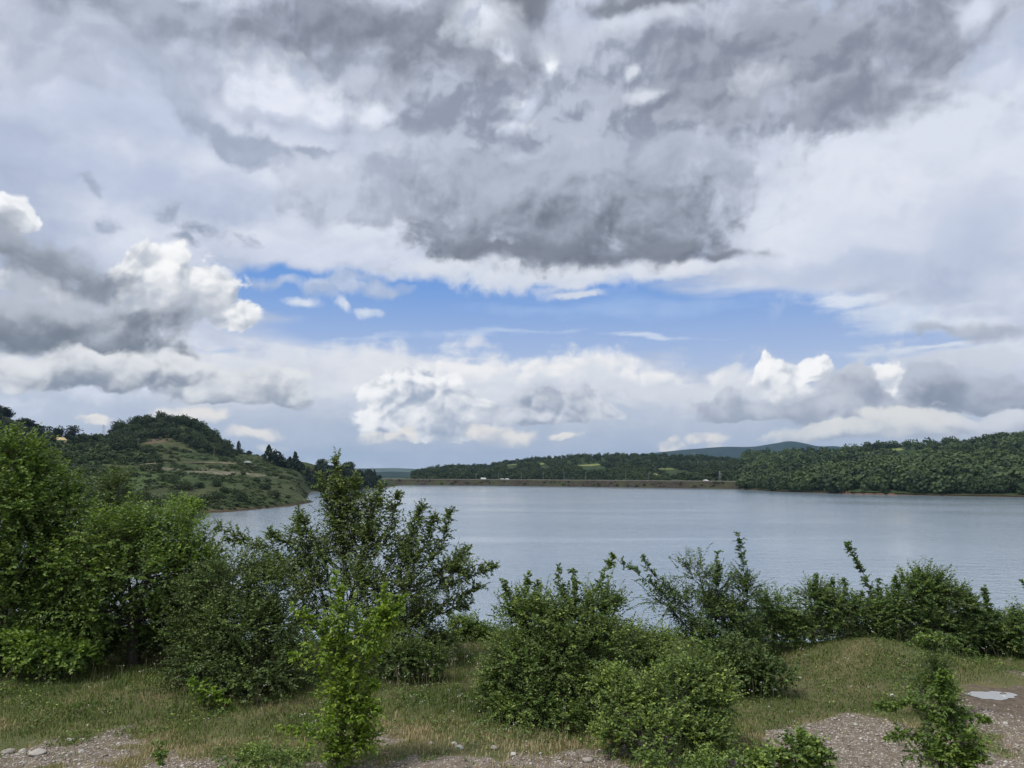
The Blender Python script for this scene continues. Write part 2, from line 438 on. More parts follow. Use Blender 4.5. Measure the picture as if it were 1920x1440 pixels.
# shapes collected into one mesh: boxes, tubes, prisms
class MB:
    def __init__(s):
        s.V, s.Q, s.T, s.n = [], [], [], 0
    def add(s, V, Q=None, T=None):
        V = np.asarray(V, float)
        if Q is not None and len(Q): s.Q.append(np.asarray(Q) + s.n)
        if T is not None and len(T): s.T.append(np.asarray(T) + s.n)
        s.V.append(V); s.n += len(V)
        return s
    def box(s, c, d, rz=0.0, taper=1.0):
        x, y, z = [q / 2 for q in d]
        P_ = np.array([(-x, -y, -z), (x, -y, -z), (x, y, -z), (-x, y, -z), (-x, -y, z), (x, -y, z), (x, y, z), (-x, y, z)])
        P_[4:, :2] *= taper
        cs, sn = cos(rz), sin(rz)
        P_ = np.stack([P_[:, 0] * cs - P_[:, 1] * sn + c[0], P_[:, 0] * sn + P_[:, 1] * cs + c[1], P_[:, 2] + c[2]], 1)
        return s.add(P_, [(0, 3, 2, 1), (4, 5, 6, 7), (0, 1, 5, 4), (1, 2, 6, 5), (2, 3, 7, 6), (3, 0, 4, 7)])
    def tube(s, pts, rad, sides=6):
        pts = np.asarray(pts, float)[None]
        rad = np.broadcast_to(np.asarray(rad, float), (1, pts.shape[1]))
        V, Q = tubes(pts, rad, sides)
        k = pts.shape[1]
        caps = []
        s.add(V, Q)
        if sides == 4:
            s.Q.append(np.array([[0, 3, 2, 1]]) + s.n - len(V)); s.Q.append(np.array([[-4, -3, -2, -1]]) + s.n)
        return s
    def obj(s, name, mat, parent=None, smooth=False, loc=None):
        F_ = []
        if s.Q: F_.append(np.concatenate(s.Q))
        if s.T: F_.append(np.concatenate(s.T))
        return make_obj(name, np.concatenate(s.V), F_, mat, smooth, None, parent, None, loc)

def tubes(paths, radii, sides=3):
    """many tubes at once: paths (N,M,3), radii (N,M)"""
    N, M = paths.shape[:2]
    tg = np.gradient(paths, axis=1)
    tg /= np.linalg.norm(tg, axis=2, keepdims=True) + 1e-9
    ref = np.where(np.abs(tg[..., 2:3]) > 0.9, np.array([1.0, 0, 0]), np.array([0, 0, 1.0]))
    a = np.cross(tg, ref); a /= np.linalg.norm(a, axis=2, keepdims=True) + 1e-9
    b = np.cross(tg, a)
    th = np.arange(sides) / sides * 2 * pi
    V = paths[:, :, None] + radii[:, :, None, None] * (a[:, :, None] * np.cos(th)[None, None, :, None] + b[:, :, None] * np.sin(th)[None, None, :, None])
    idx = np.arange(N * M * sides).reshape(N, M, sides)
    nx = np.roll(idx, -1, 2)
    Q = np.stack([idx[:, :-1], nx[:, :-1], nx[:, 1:], idx[:, 1:]], -1).reshape(-1, 4)
    return V.reshape(-1, 3), Q

# ---------------------------------------------------------------- materials
def new_mat(name):
    m = bpy.data.materials.new(name)
    m.use_nodes = True
    return m, NT(m.node_tree)
def finish(nt, bsdf):
    o = nt.n('ShaderNodeOutputMaterial')
    nt.t.links.new(bsdf, o.inputs[0])
def principled(nt, col, rough=0.8, spec=0.3, normal=None, metallic=0.0, ior=None):
    b = nt.n('ShaderNodeBsdfPrincipled')
    nt.put(b.inputs['Base Color'], col)
    nt.put(b.inputs['Roughness'], rough)
    b.inputs['Specular IOR Level'].default_value = spec
    b.inputs['Metallic'].default_value = metallic
    if ior: b.inputs['IOR'].default_value = ior
    if normal is not None: nt.put(b.inputs['Normal'], normal)
    return b.outputs[0]
def bump(nt, h, strength=0.5, dist=0.1):
    b = nt.n('ShaderNodeBump')
    b.inputs['Strength'].default_value = strength
    b.inputs['Distance'].default_value = dist
    nt.put(b.inputs['Height'], h)
    return b.outputs[0]
def opos(nt):
    return nt.n('ShaderNodeTexCoord').outputs['Object']
def gpos(nt):
    return nt.n('ShaderNodeNewGeometry').outputs['Position']
def attr(nt, name, out='Fac'):
    a = nt.n('ShaderNodeAttribute'); a.attribute_name = name
    return a.outputs[out]

_mc = {}
def mat_sky():
    m, nt = new_mat('sky_light')
    e = nt.n('ShaderNodeEmission')
    nt.put(e.inputs['Color'], attr(nt, 'cloud_light', 'Color'))
    e.inputs['Strength'].default_value = 1.0
    finish(nt, e.outputs[0])
    m.cycles.emission_sampling = 'NONE'
    return m
def mat_flat(name, col, rough=0.7, var=0.12, scale=3.0, spec=0.3, metallic=0.0):
    """a plain painted / stone / metal surface with slight mottling"""
    if name in _mc: return _mc[name]
    m, nt = new_mat(name)
    n_ = nt.noise(opos(nt), scale, 5, 0.6)
    c = nt.mix(nt.rng(n_, 0.3, 0.7), tuple(x * (1 - var) for x in col), tuple(min(1, x * (1 + var)) for x in col))
    finish(nt, principled(nt, c, rough, spec, bump(nt, n_, 0.2, 0.02), metallic))
    _mc[name] = m
    return m
def mat_bark(name='bark', a=(0.045, 0.036, 0.028), b=(0.11, 0.095, 0.08)):
    if name in _mc: return _mc[name]
    m, nt = new_mat(name)
    p = opos(nt)
    n_ = nt.noise(nt.v('MULTIPLY', p, (1, 1, 0.25)), 22, 5, 0.65)
    c = nt.mix(nt.rng(n_, 0.3, 0.7), a, b)
    finish(nt, principled(nt, c, 0.9, 0.2, bump(nt, n_, 0.5, 0.01)))
    _mc[name] = m
    return m
def mat_leaf(name, dark, light, young=None, transl=0.28, spec=0.35, rough=0.5, obj_var=0.0):
    """leaves: 'tint' per leaf runs from old dark to young light"""
    if name in _mc: return _mc[name]
    m, nt = new_mat(name)
    t = attr(nt, 'tint')
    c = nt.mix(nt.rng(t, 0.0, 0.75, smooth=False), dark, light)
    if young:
        c = nt.mix(nt.rng(t, 0.78, 1.0), c, young)
    if obj_var:
        oi = nt.n('ShaderNodeObjectInfo')
        k = nt.rng(oi.outputs['Random'], 0, 1, 1 - obj_var, 1 + obj_var, False)
        c = nt.mix(1.0, c, nt.comb(k, k, k), 'MULTIPLY')
    b = principled(nt, c, rough, spec)
    tr = nt.n('ShaderNodeBsdfTranslucent')
    nt.put(tr.inputs['Color'], nt.mix(1.0, c, (1.25, 1.35, 0.6), 'MULTIPLY'))
    mx = nt.n('ShaderNodeMixShader'); mx.inputs[0].default_value = transl
    nt.t.links.new(b, mx.inputs[1]); nt.t.links.new(tr.outputs[0], mx.inputs[2])
    finish(nt, mx.outputs[0])
    _mc[name] = m
    return m

build_sky()

# ================================================================ LAND AND WATER
from mathutils.bvhtree import BVHTree
SURF = []                                    # (name, bvh) for standing things on the land

def hspline(x, xs, ys):
    """smooth interpolation of rows ys (k, ...) given at xs"""
    xs = np.asarray(xs, float); ys = np.asarray(ys, float)
    m = np.gradient(ys, xs, axis=0)
    i = np.clip(np.searchsorted(xs, x) - 1, 0, len(xs) - 2)
    h = (xs[i + 1] - xs[i]); t = np.clip((x - xs[i]) / h, 0, 1)
    sh = (-1,) + (1,) * (ys.ndim - 1)
    t = t.reshape(sh); h = h.reshape(sh)
    return ((2 * t**3 - 3 * t**2 + 1) * ys[i] + (t**3 - 2 * t**2 + t) * h * m[i] +
            (-2 * t**3 + 3 * t**2) * ys[i + 1] + (t**3 - t**2) * h * m[i + 1])

def loft(name, cols, nx, ny, mat, rough=1.0, nscale=0.02, seed=0, zfix=None, attrs=None):
    """terrain from cross sections: cols = [(px, [(Y, py or ('z', z)), ...]), ...] -> world grid"""
    xs = [c[0] for c in cols]
    P_ = []
    for px, rows in cols:
        r = []
        for Y, q in rows:
            X = (px - 960.0) / F_PX / cos(PITCH) * Y      # bearing of the column at the horizon
            z = q[1] if isinstance(q, tuple) else at(px, q, Y).z
            r.append((X, Y, z))
        P_.append(r)
    P_ = np.array(P_)
    cx = np.linspace(xs[0], xs[-1], nx)
    G = hspline(cx, xs, P_)
    G = np.swapaxes(G, 0, 1)
    k = len(cols[0][1])
    G = hspline(np.linspace(0, k - 1, ny), np.arange(k), G)      # (ny, nx, 3)
    amp = rough * np.clip((G[..., 2] + 1.0) / 6.0, 0, 1)
    G[..., 2] += amp * (3.0 * fbm(G[..., 0] * nscale, G[..., 1] * nscale, 6, 0.5, seed))
    V = G.reshape(-1, 3)
    Q = grid_faces(ny, nx)
    at_ = attrs(V) if attrs else None
    o = make_obj(name, V, Q, mat, True, at_)
    o['kind'] = 'structure'
    SURF.append((name, BVHTree.FromPolygons([tuple(v) for v in V], [tuple(q) for q in Q.tolist()])))
    return o
def bvh(name):
    return next(b for n_, b in SURF if n_ == name)
def ground_at(name, x, y):
    h = bvh(name).ray_cast(Vector((x, y, 900)), Vector((0, 0, -1)))
    return h[0].z if h[0] else None
def hit(px, py, name=None):
    """the place on the land that shows at a photo pixel"""
    d = ray(px, py).normalized(); best = None
    for n_, b in SURF:
        if name and n_ != name: continue
        h = b.ray_cast(EYE, d)
        if h[0] is not None and (best is None or (h[0] - EYE).length < (best - EYE).length):
            best = h[0]
    return best

Z = lambda z: ('z', z)
# ---- materials of the land
def mat_hill(name, grass, dry, soil, soil_amt=0.5, forest=None, scale=1.0, rock=None):
    m, nt = new_mat(name)
    p = gpos(nt)
    n1 = nt.noise(p, 0.025 * scale, 6, 0.6)
    n2 = nt.noise(p, 0.35 * scale, 5, 0.65)
    n3 = nt.noise(nt.v('MULTIPLY', p, (1, 1, 4)), 0.09 * scale, 6, 0.6, 0.6)
    c = nt.mix(nt.rng(n1, 0.38, 0.6), grass, dry)
    c = nt.mix(nt.rng(n2, 0.42, 0.62, 0, 0.75), c, tuple(x * 0.5 for x in grass))
    n4 = nt.noise(nt.v('MULTIPLY', p, (1, 1, 3)), 0.14 * scale, 7, 0.68, 0.4)
    c = nt.mix(nt.rng(n4, 0.50, 0.60, 0, 0.7), c, tuple(x * 0.42 for x in grass))
    c = nt.mix(nt.rng(n4, 0.36, 0.28, 0, 0.6), c, tuple(x * 1.2 for x in dry))
    c = nt.mix(nt.rng(n3, 0.60, 0.68, 0, soil_amt), c, soil)
    c = nt.mix(attr(nt, 'soil'), c, soil)
    c = nt.mix(attr(nt, 'meadow'), c, tuple(x * 1.25 for x in grass))
    sh = attr(nt, 'shore')
    c = nt.mix(nt.m('MULTIPLY', sh, nt.rng(n2, 0.3, 0.6, 0.6, 1.0)), c, (0.075, 0.055, 0.035))
    if rock:
        c = nt.mix(nt.m('MULTIPLY', attr(nt, 'rock'), nt.rng(n2, 0.42, 0.55)), c, rock)
    finish(nt, principled(nt, c, 0.95, 0.1, bump(nt, n2, 0.8, 0.5)))
    return m
def spots(V, lst):
    r = np.zeros(len(V))
    wob = 0.35 * fbm(V[:, 0] * 0.08, V[:, 1] * 0.08, 3, 0.5, 3)
    for px, py, rx, ry in lst:
        h = hit_cache(px, py)
        if h is None: continue
        d = h.y / F_PX
        q = np.sqrt(((V[:, 0] - h.x) / (rx * d)) ** 2 + ((V[:, 1] - h.y) / (ry * d * 8)) ** 2) + wob
        r = np.maximum(r, sstep(1.1, 0.8, q))
    return r
_hp = {}
def hit_cache(px, py):
    return _hp.get((px, py))

hill_mat = mat_hill('hillside_grass', (0.046, 0.070, 0.025), (0.078, 0.086, 0.038), (0.11, 0.088, 0.058), 0.30, rock=(0.33, 0.28, 0.23))
def hill_attrs(V):
    x, y, z = V.T
    q = lambda px, Y: (px - 960) / F_PX * Y
    def el(px, Y, rx, ry, w=0.4):
        n_ = w * fbm(x * 0.06, y * 0.06, 4, 0.5, 8)
        return sstep(1.1, 0.8, np.sqrt(((x - q(px, Y)) / rx) ** 2 + ((y - Y) / ry) ** 2) + n_)
    soil = np.maximum.reduce([el(318, 556, 8, 9), el(290, 540, 8, 8), el(342, 562, 6, 8), el(425, 585, 6, 14)])
    rock = 0.5 * np.maximum.reduce([el(320, 430, 9, 9, .8), el(400, 425, 14, 5, .8), el(445, 440, 18, 7, .9)])
    mead = np.maximum.reduce([el(265, 335, 14, 30), el(150, 420, 16, 26), el(280, 380, 20, 16)])
    return {'soil': soil, 'rock': rock, 'meadow': mead, 'shore': sstep(1.4, 0.3, z)}
left_cols = [
    (-1500, [(60, Z(-3)), (70, Z(0)), (85, Z(3)), (140, Z(12)), (200, Z(22)), (260, Z(32)), (330, Z(42)), (380, Z(46)), (520, Z(30))]),
    (-700, [(110, Z(-3)), (125, Z(0)), (135, Z(3)), (210, Z(12)), (280, Z(22)), (360, Z(34)), (420, Z(44)), (460, Z(50)), (620, Z(30))]),
    (-200, [(180, Z(-3)), (195, Z(0)), (203, Z(3)), (265, 905), (335, 872), (400, 835), (440, 800), (480, 765), (640, Z(30))]),
    (0, [(216, Z(-3)), (230, Z(0)), (240, 958), (300, 905), (360, 875), (420, 838), (450, 808), (480, 782), (640, Z(25))]),
    (60, [(220, Z(-3)), (236, Z(0)), (245, 957), (305, 906), (370, 873), (440, 842), (490, 818), (520, 802), (690, Z(25))]),
    (120, [(226, Z(-3)), (242, Z(0)), (250, 957), (312, 905), (380, 873), (455, 847), (520, 832), (560, 824), (720, Z(25))]),
    (190, [(234, Z(-3)), (250, Z(0)), (258, 957), (320, 908), (390, 880), (465, 856), (540, 840), (580, 828), (740, Z(24))]),
    (225, [(238, Z(-3)), (254, Z(0)), (262, 957), (323, 909), (392, 881), (470, 856), (548, 830), (596, 812), (740, Z(26))]),
    (260, [(243, Z(-3)), (258, Z(0)), (266, 955), (326, 911), (396, 883), (476, 856), (555, 822), (606, 800), (740, Z(30))]),
    (310, [(248, Z(-3)), (264, Z(0)), (271, 955), (330, 913), (401, 885), (482, 856), (560, 818), (610, 794), (740, Z(30))]),
    (360, [(253, Z(-3)), (268, Z(0)), (276, 955), (335, 917), (405, 889), (490, 860), (560, 826), (610, 798), (740, Z(30))]),
    (395, [(257, Z(-3)), (272, Z(0)), (280, 953), (338, 918), (408, 891), (495, 862), (566, 838), (612, 816), (740, Z(26))]),
    (430, [(263, Z(-3)), (278, Z(0)), (286, 952), (340, 916), (415, 893), (500, 867), (570, 853), (612, 843), (740, Z(22))]),
    (480, [(278, Z(-3)), (294, Z(0)), (302, 946), (345, 919), (420, 897), (510, 875), (580, 862), (622, 853), (760, Z(16))]),
    (530, [(302, Z(-3)), (318, Z(0)), (326, 941), (352, 925), (425, 903), (515, 885), (590, 872), (640, 864), (780, Z(12))]),
    (565, [(322, Z(-3)), (338, Z(0)), (346, 938), (362, 932), (425, 915), (530, 895), (600, 880), (650, 868), (800, Z(8))]),
    (590, [(350, Z(-3)), (366, Z(-.3)), (372, Z(0.4)), (385, Z(-.4)), (440, Z(-2)), (565, Z(0.6)), (615, 891), (665, 872), (820, Z(6))]),
    (612, [(370, Z(-3)), (380, Z(-3)), (390, Z(-3)), (400, Z(-3)), (450, Z(-2)), (575, Z(0.4)), (625, 896), (680, 876), (830, Z(4))]),
    (650, [(380, Z(-3)), (390, Z(-3)), (400, Z(-3)), (420, Z(-3)), (470, Z(-2)), (595, Z(0.3)), (640, 900), (700, 882), (850, Z(2))]),
    (700, [(400, Z(-3)), (410, Z(-3)), (430, Z(-3)), (450, Z(-3)), (560, Z(-2)), (655, Z(0.3)), (685, 904), (730, 893), (880, Z(0))]),
    (735, [(450, Z(-3)), (460, Z(-3)), (480, Z(-3)), (520, Z(-3)), (640, Z(-2)), (735, Z(0.2)), (760, Z(3)), (800, Z(4)), (900, Z(-1))]),
    (765, [(500, Z(-4)), (520, Z(-4)), (540, Z(-4)), (600, Z(-4)), (700, Z(-4)), (780, Z(-4)), (800, Z(-4)), (850, Z(-4)), (920, Z(-4))]),
]
loft('hillside', left_cols, 420, 240, hill_mat, 0.55, 0.02, 1, attrs=hill_attrs)

forest_mat = mat_hill('forest_floor', (0.035, 0.06, 0.022), (0.05, 0.075, 0.03), (0.2, 0.1, 0.06), 0.1)
FIELDS = [(1100, 874, 26, 3), (1240, 880, 30, 2.5), (1226, 891, 12, 2), (1015, 870, 10, 2), (1630, 853, 24, 5), (1608, 856, 14, 3),
          (1755, 855, 52, 8), (1855, 848, 24, 6), (1755, 838, 18, 5), (1665, 846, 26, 3), (1640, 861, 30, 2), (960, 872, 10, 2)]
def forest_attrs(V):
    x, y, z = V.T
    f = np.zeros(len(V))
    soil = np.zeros(len(V))
    return {'soil': 0 * x, 'meadow': 0 * x, 'shore': sstep(1.8, 0.2, z), 'rock': 0 * x}
right_cols = [
    (1350, [(640, Z(-5)), (655, Z(-5)), (670, Z(-4)), (740, Z(-4)), (840, Z(-3)), (1000, Z(-3)), (1200, Z(-3)), (1400, Z(-3)), (1700, Z(-4))]),
    (1385, [(620, Z(-4)), (632, Z(0)), (640, Z(1)), (700, Z(5)), (800, Z(9)), (1000, 881), (1200, 872), (1400, 864), (1700, Z(8))]),
    (1450, [(552, Z(-3)), (567, Z(0)), (574, Z(2)), (650, 903), (760, 889), (920, 876), (1100, 866), (1300, 857), (1600, Z(10))]),
    (1530, [(514, Z(-3)), (528, Z(0)), (536, Z(2)), (605, 903), (715, 886), (860, 873), (1020, 862), (1200, 854), (1500, Z(12))]),
    (1600, [(484, Z(-3)), (499, Z(0)), (506, Z(2.4)), (570, 902), (680, 884), (820, 870), (960, 859), (1100, 850), (1400, Z(12))]),
    (1680, [(465, Z(-3)), (480, Z(0)), (488, Z(2.4)), (555, 897), (660, 880), (790, 865), (920, 853), (1050, 845), (1350, Z(16))]),
    (1750, [(452, Z(-3)), (466, Z(0)), (474, Z(2)), (540, 893), (640, 875), (760, 860), (880, 849), (1000, 840), (1300, Z(20))]),
    (1840, [(438, Z(-3)), (452, Z(0)), (460, Z(2)), (530, 890), (630, 870), (740, 855), (860, 842), (970, 831), (1270, Z(25))]),
    (1930, [(426, Z(-3)), (440, Z(0)), (448, Z(2)), (520, 888), (620, 866), (720, 850), (840, 836), (950, 825), (1250, Z(30))]),
    (2400, [(366, Z(-3)), (380, Z(0)), (388, Z(2)), (460, 882), (540, 860), (640, 840), (740, 822), (850, 810), (1150, Z(30))]),
    (3200, [(270, Z(-3)), (285, Z(0)), (293, Z(2)), (350, 882), (430, 855), (540, 835), (640, 812), (750, 800), (1000, Z(30))]),
]
loft('hills', right_cols, 330, 200, forest_mat, 0.9, 0.012, 2, attrs=forest_attrs)
mid_cols = [
    (745, [(880, Z(-4)), (900, Z(-4)), (960, Z(-4)), (1050, Z(-4)), (1150, Z(-4)), (1300, Z(-4)), (1600, Z(-4))]),
    (790, [(880, Z(-4)), (900, Z(1)), (960, Z(4)), (1050, 892), (1150, 889), (1300, 888), (1600, Z(0))]),
    (830, [(860, Z(-4)), (880, Z(3)), (950, 896), (1050, 890), (1150, 884), (1300, 880), (1600, Z(0))]),
    (900, [(840, Z(-4)), (862, Z(3)), (940, 896), (1040, 889), (1150, 882), (1300, 876), (1600, Z(3))]),
    (970, [(830, Z(-4)), (850, Z(3)), (930, 895), (1030, 886), (1150, 877), (1300, 870), (1600, Z(6))]),
    (1040, [(810, Z(-4)), (830, Z(3)), (910, 894), (1020, 883), (1150, 872), (1300, 863), (1600, Z(8))]),
    (1130, [(790, Z(-4)), (810, Z(3)), (890, 893), (1000, 881), (1150, 869), (1320, 858), (1650, Z(8))]),
    (1210, [(760, Z(-4)), (780, Z(3)), (870, 893), (990, 880), (1150, 869), (1350, 858), (1700, Z(8))]),
    (1300, [(720, Z(-4)), (740, Z(3)), (850, 893), (980, 881), (1150, 872), (1380, 861), (1750, Z(8))]),
    (1400, [(690, Z(-4)), (710, Z(3)), (840, 893), (980, 880), (1150, 875), (1400, 867), (1800, Z(8))]),
    (1560, [(690, Z(-4)), (710, Z(3)), (840, 893), (980, 881), (1150, 873), (1400, 866), (1800, Z(8))]),
]
loft('hills', mid_cols, 260, 120, forest_mat, 0.9, 0.01, 4, attrs=forest_attrs)
SURF[-1] = ('hills_behind_dam', SURF[-1][1])

far_mat = mat_hill('far_forest', (0.018, 0.038, 0.032), (0.028, 0.050, 0.042), (0.12, 0.12, 0.06), 0.3, scale=0.2)  # some of the blue of distant haze is put into the base colour
plain_mat = mat_hill('far_farmland', (0.05, 0.08, 0.04), (0.09, 0.11, 0.05), (0.16, 0.15, 0.09), 0.6, scale=0.12)
def zero_attrs(V):
    n_ = len(V); return {k: np.zeros(n_) for k in ('soil', 'meadow', 'shore', 'rock')}
def ridge(name, pts, Y, depth, zb, mat, sc, seed, rough=3.0):
    cols = [(px, [(Y - depth, Z(zb)), (Y - depth * 0.5, Z(zb * 0.5 + 0.5 * at(px, py, Y).z * 0.9)), (Y, py), (Y + depth, Z(zb))]) for px, py in pts]
    return loft(name, cols, 220, 40, mat, rough, sc, seed, attrs=zero_attrs)
ridge('mountain', [(900, 884), (1080, 872), (1150, 858), (1215, 851), (1290, 844), (1350, 840), (1410, 839), (1450, 833), (1478, 829), (1505, 833),
                   (1530, 838), (1560, 838), (1600, 845), (1680, 852), (1800, 860), (2100, 870), (2500, 875)], 5200, 1500, -3, far_mat, 0.0016, 11, 1.5)
ridge('far_hills', [(-300, 883), (300, 880), (560, 880), (640, 879), (690, 878), (750, 877.5), (800, 880), (860, 881), (950, 882), (1200, 883)], 7800, 1500, -3, plain_mat, 0.001, 13, 1.5)
ridge('far_hills', [(300, 886), (560, 886), (690, 886), (730, 884.5), (780, 886), (830, 888), (900, 889)], 3000, 500, -3, far_mat, 0.003, 14, 0.5)

# ---- the land sheet under everything, out to the horizon
gx = np.concatenate([-np.geomspace(11500, 400, 14), np.linspace(-300, 300, 5), np.geomspace(400, 11500, 14)])
gy = np.concatenate([[-2800, -1500, -400], np.linspace(-100, 900, 8), np.geomspace(1000, 11800, 18)])
GX_, GY_ = np.meshgrid(gx, gy)
Vb = np.stack([GX_.ravel(), GY_.ravel(), np.full(GX_.size, -4.5)], 1)
Vb = Vb[(np.hypot(Vb[:, 0], Vb[:, 1]) < 1e9)]
o = make_obj('land', Vb, grid_faces(len(gy), len(gx)), plain_mat, True, zero_attrs(Vb)); o['kind'] = 'structure'

# ---- lake
def mat_water():
    m, nt = new_mat('lake_water')
    p = gpos(nt)
    w1 = nt.noise(nt.v('MULTIPLY', p, (0.8, 1.2, 1)), 1.1, 3, 0.6, 0.3)
    w2 = nt.noise(nt.v('MULTIPLY', p, (0.6, 1.0, 1)), 0.34, 4, 0.6, 0.4)
    patch = nt.rng(nt.noise(nt.v('MULTIPLY', p, (0.006, 0.014, 1)), 1.0, 4, 0.55, 0.5), 0.38, 0.64, 0.25, 1.0)
    h = nt.m('ADD', nt.m('MULTIPLY', w1, 0.7), nt.m('MULTIPLY', w2, 1.0))
    b = nt.n('ShaderNodeBump')
    nt.put(b.inputs['Strength'], nt.m('MULTIPLY', patch, 0.6))
    b.inputs['Distance'].default_value = 0.35
    nt.put(b.inputs['Height'], h)
    c = principled(nt, (0.205, 0.265, 0.315), 0.12, 0.5, b.outputs[0], ior=2.8)
    finish(nt, c)
    return m
wp = [(-900, 10), (1500, 10), (1500, 600), (480, 700), (380, 730), (60, 800), (-150, 880), (-500, 760), (-900, 500)]
gxs = np.array([p_[0] for p_ in wp]); 
Vw = np.array([(x, y, 0.0) for x, y in wp])
me = bpy.data.meshes.new('lake_water'); me.from_pydata([tuple(v) for v in Vw], [], [tuple(range(len(wp)))]); me.materials.append(mat_water())
o = bpy.data.objects.new('lake_water', me); COL.objects.link(o); o['kind'] = 'structure'

# ---- near ground: a bank that falls to the lake behind the bushes
EYE_H = 3.2
G0 = EYE.z - EYE_H
def near_z(x, y):
    edge = 15.2 + 0.8 * np.sin(x * 0.5 + 1.0) + np.where(x < -4, (-4 - x) * 0.15, 0)
    s = np.clip(y - edge, 0, 60)
    z = G0 - 0.42 * s * sstep(0, 3.0, s)
    z = np.maximum(z, -2.5)
    flat = sstep(1.5, 0.9, np.sqrt(((x - 6.93) / 0.65) ** 2 + ((y - 11.95) / 0.7) ** 2))  # the hollow that holds the puddle
    z = z + (1 - flat) * 0.42 * np.exp(-(((x - 5.9) / 1.3) ** 2 + ((y - 13.6) / 1.0) ** 2))          # grassy hump
    z = z + 0.10 * np.exp(-(((x + 4.5) / 2.6) ** 2 + ((y - 12.5) / 1.4) ** 2))
    n_ = 0.05 * fbm(x * 0.45, y * 0.45, 3, 0.5, 41) + 0.025 * fbm(x * 2.0, y * 2.0, 4, 0.55, 42) + 0.5 * fbm(x * 0.06, y * 0.06, 2, 0.5, 43) * sstep(20, 40, np.hypot(x, y))
    return z + n_ * (1 - flat) - 0.015 * flat
def gravel_mask(x, y):
    n_ = 0.55 * fbm(x * 0.9, y * 0.9, 4, 0.55, 51) + 0.25 * fbm(x * 3, y * 3, 3, 0.5, 52)
    a = sstep(0.6, -0.6, (y - 9.42 - 0.05 * np.cos(x)) + 2.2 * n_)
    e = lambda cx, cy, rx, ry: 1 - np.sqrt(((x - cx) / rx) ** 2 + ((y - cy) / ry) ** 2) + 0.5 * n_
    b = np.maximum.reduce([sstep(-0.1, 0.25, e(4.2, 9.7, 1.3, 1.15)), sstep(-0.1, 0.25, e(8.1, 10.6, 2.4, 2.2)), sstep(-0.1, 0.25, e(6.4, 8.5, 3.0, 1.0))])
    return np.maximum(a, b)
def mud_mask(x, y):
    n_ = 0.4 * fbm(x * 0.8, y * 0.8, 3, 0.5, 55)
    return sstep(-0.1, 0.35, 1 - np.sqrt(((x - 8.0) / 2.3) ** 2 + ((y - 11.6) / 1.4) ** 2) + n_)
xs = np.concatenate([-np.geomspace(160, 12.5, 26), np.arange(-12, 12.01, 0.09), np.geomspace(12.5, 160, 26)])
ys = np.concatenate([-np.geomspace(60, 1, 12), np.linspace(0, 7, 15)[:-1], np.arange(7, 17.01, 0.09), np.linspace(17.4, 50, 50)])
GX_, GY_ = np.meshgrid(xs, ys)
GZ_ = near_z(GX_, GY_)
Vn = np.stack([GX_.ravel(), GY_.ravel(), GZ_.ravel()], 1)
gm = gravel_mask(Vn[:, 0], Vn[:, 1]); mm = mud_mask(Vn[:, 0], Vn[:, 1])
def mat_ground():
    m, nt = new_mat('bank_ground')
    p = gpos(nt)
    n1 = nt.noise(p, 1.1, 5, 0.6); n2 = nt.noise(p, 9.0, 5, 0.65); n3 = nt.noise(p, 38.0, 4, 0.7)
    grass = nt.mix(nt.rng(n1, 0.35, 0.65), (0.10, 0.12, 0.045), (0.17, 0.15, 0.075))
    grass = nt.mix(nt.rng(n3, 0.4, 0.75), grass, (0.07, 0.06, 0.035))
    v = nt.vor(nt.v('ADD', p, nt.v('SCALE', nt.noise(p, 9.0, 3, 0.5, out=1), scale=0.06)), 34.0)
    vc = nt.vor(p, 34.0, 'Color')
    earth = nt.mix(nt.rng(n2, 0.3, 0.7), (0.122, 0.098, 0.074), (0.218, 0.18, 0.142))
    stone = nt.mix(nt.sep(vc)[0], (0.19, 0.17, 0.14), (0.52, 0.49, 0.44))
    isst = nt.m('MULTIPLY', nt.rng(v, 0.55, 0.3), nt.rng(nt.sep(vc)[1], 0.45, 0.55))
    grav = nt.mix(isst, earth, stone)
    mud = nt.mix(nt.rng(n2, 0.35, 0.7), (0.088, 0.068, 0.050), (0.15, 0.12, 0.092))
    grav = nt.mix(nt.m('MULTIPLY', attr(nt, 'mud'), 0.85), grav, mud)
    edge = nt.rng(nt.m('ADD', attr(nt, 'gravel'), nt.m('MULTIPLY', nt.m('SUBTRACT', n2, 0.5), 0.9)), 0.4, 0.6)
    c = nt.mix(edge, grass, grav)
    hh = nt.m('ADD', nt.m('MULTIPLY', isst, 0.6), n3)
    finish(nt, principled(nt, c, 0.93, 0.2, bump(nt, hh, 0.7, 0.02)))
    return m
o = make_obj('ground', Vn, grid_faces(len(ys), len(xs)), mat_ground(), True, {'gravel': gm, 'mud': mm}); o['kind'] = 'structure'
SURF.append(('ground', BVHTree.FromPolygons([tuple(v) for v in Vn], [tuple(q) for q in grid_faces(len(ys), len(xs)).tolist()])))

# ---- puddle
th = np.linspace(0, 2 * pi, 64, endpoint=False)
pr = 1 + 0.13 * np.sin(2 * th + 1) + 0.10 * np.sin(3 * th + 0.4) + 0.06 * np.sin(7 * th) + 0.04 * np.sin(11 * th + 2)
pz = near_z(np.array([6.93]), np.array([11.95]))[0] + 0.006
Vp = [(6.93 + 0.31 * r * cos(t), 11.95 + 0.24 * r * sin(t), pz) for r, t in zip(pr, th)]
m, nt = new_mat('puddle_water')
finish(nt, principled(nt, (0.50, 0.52, 0.55), 0.02, 0.8, ior=2.6))  # pale base colour stands in for bright sky mirrored in the water
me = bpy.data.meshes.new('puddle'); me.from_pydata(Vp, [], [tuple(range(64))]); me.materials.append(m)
o = bpy.data.objects.new('puddle', me); COL.objects.link(o); o['kind'] = 'structure'

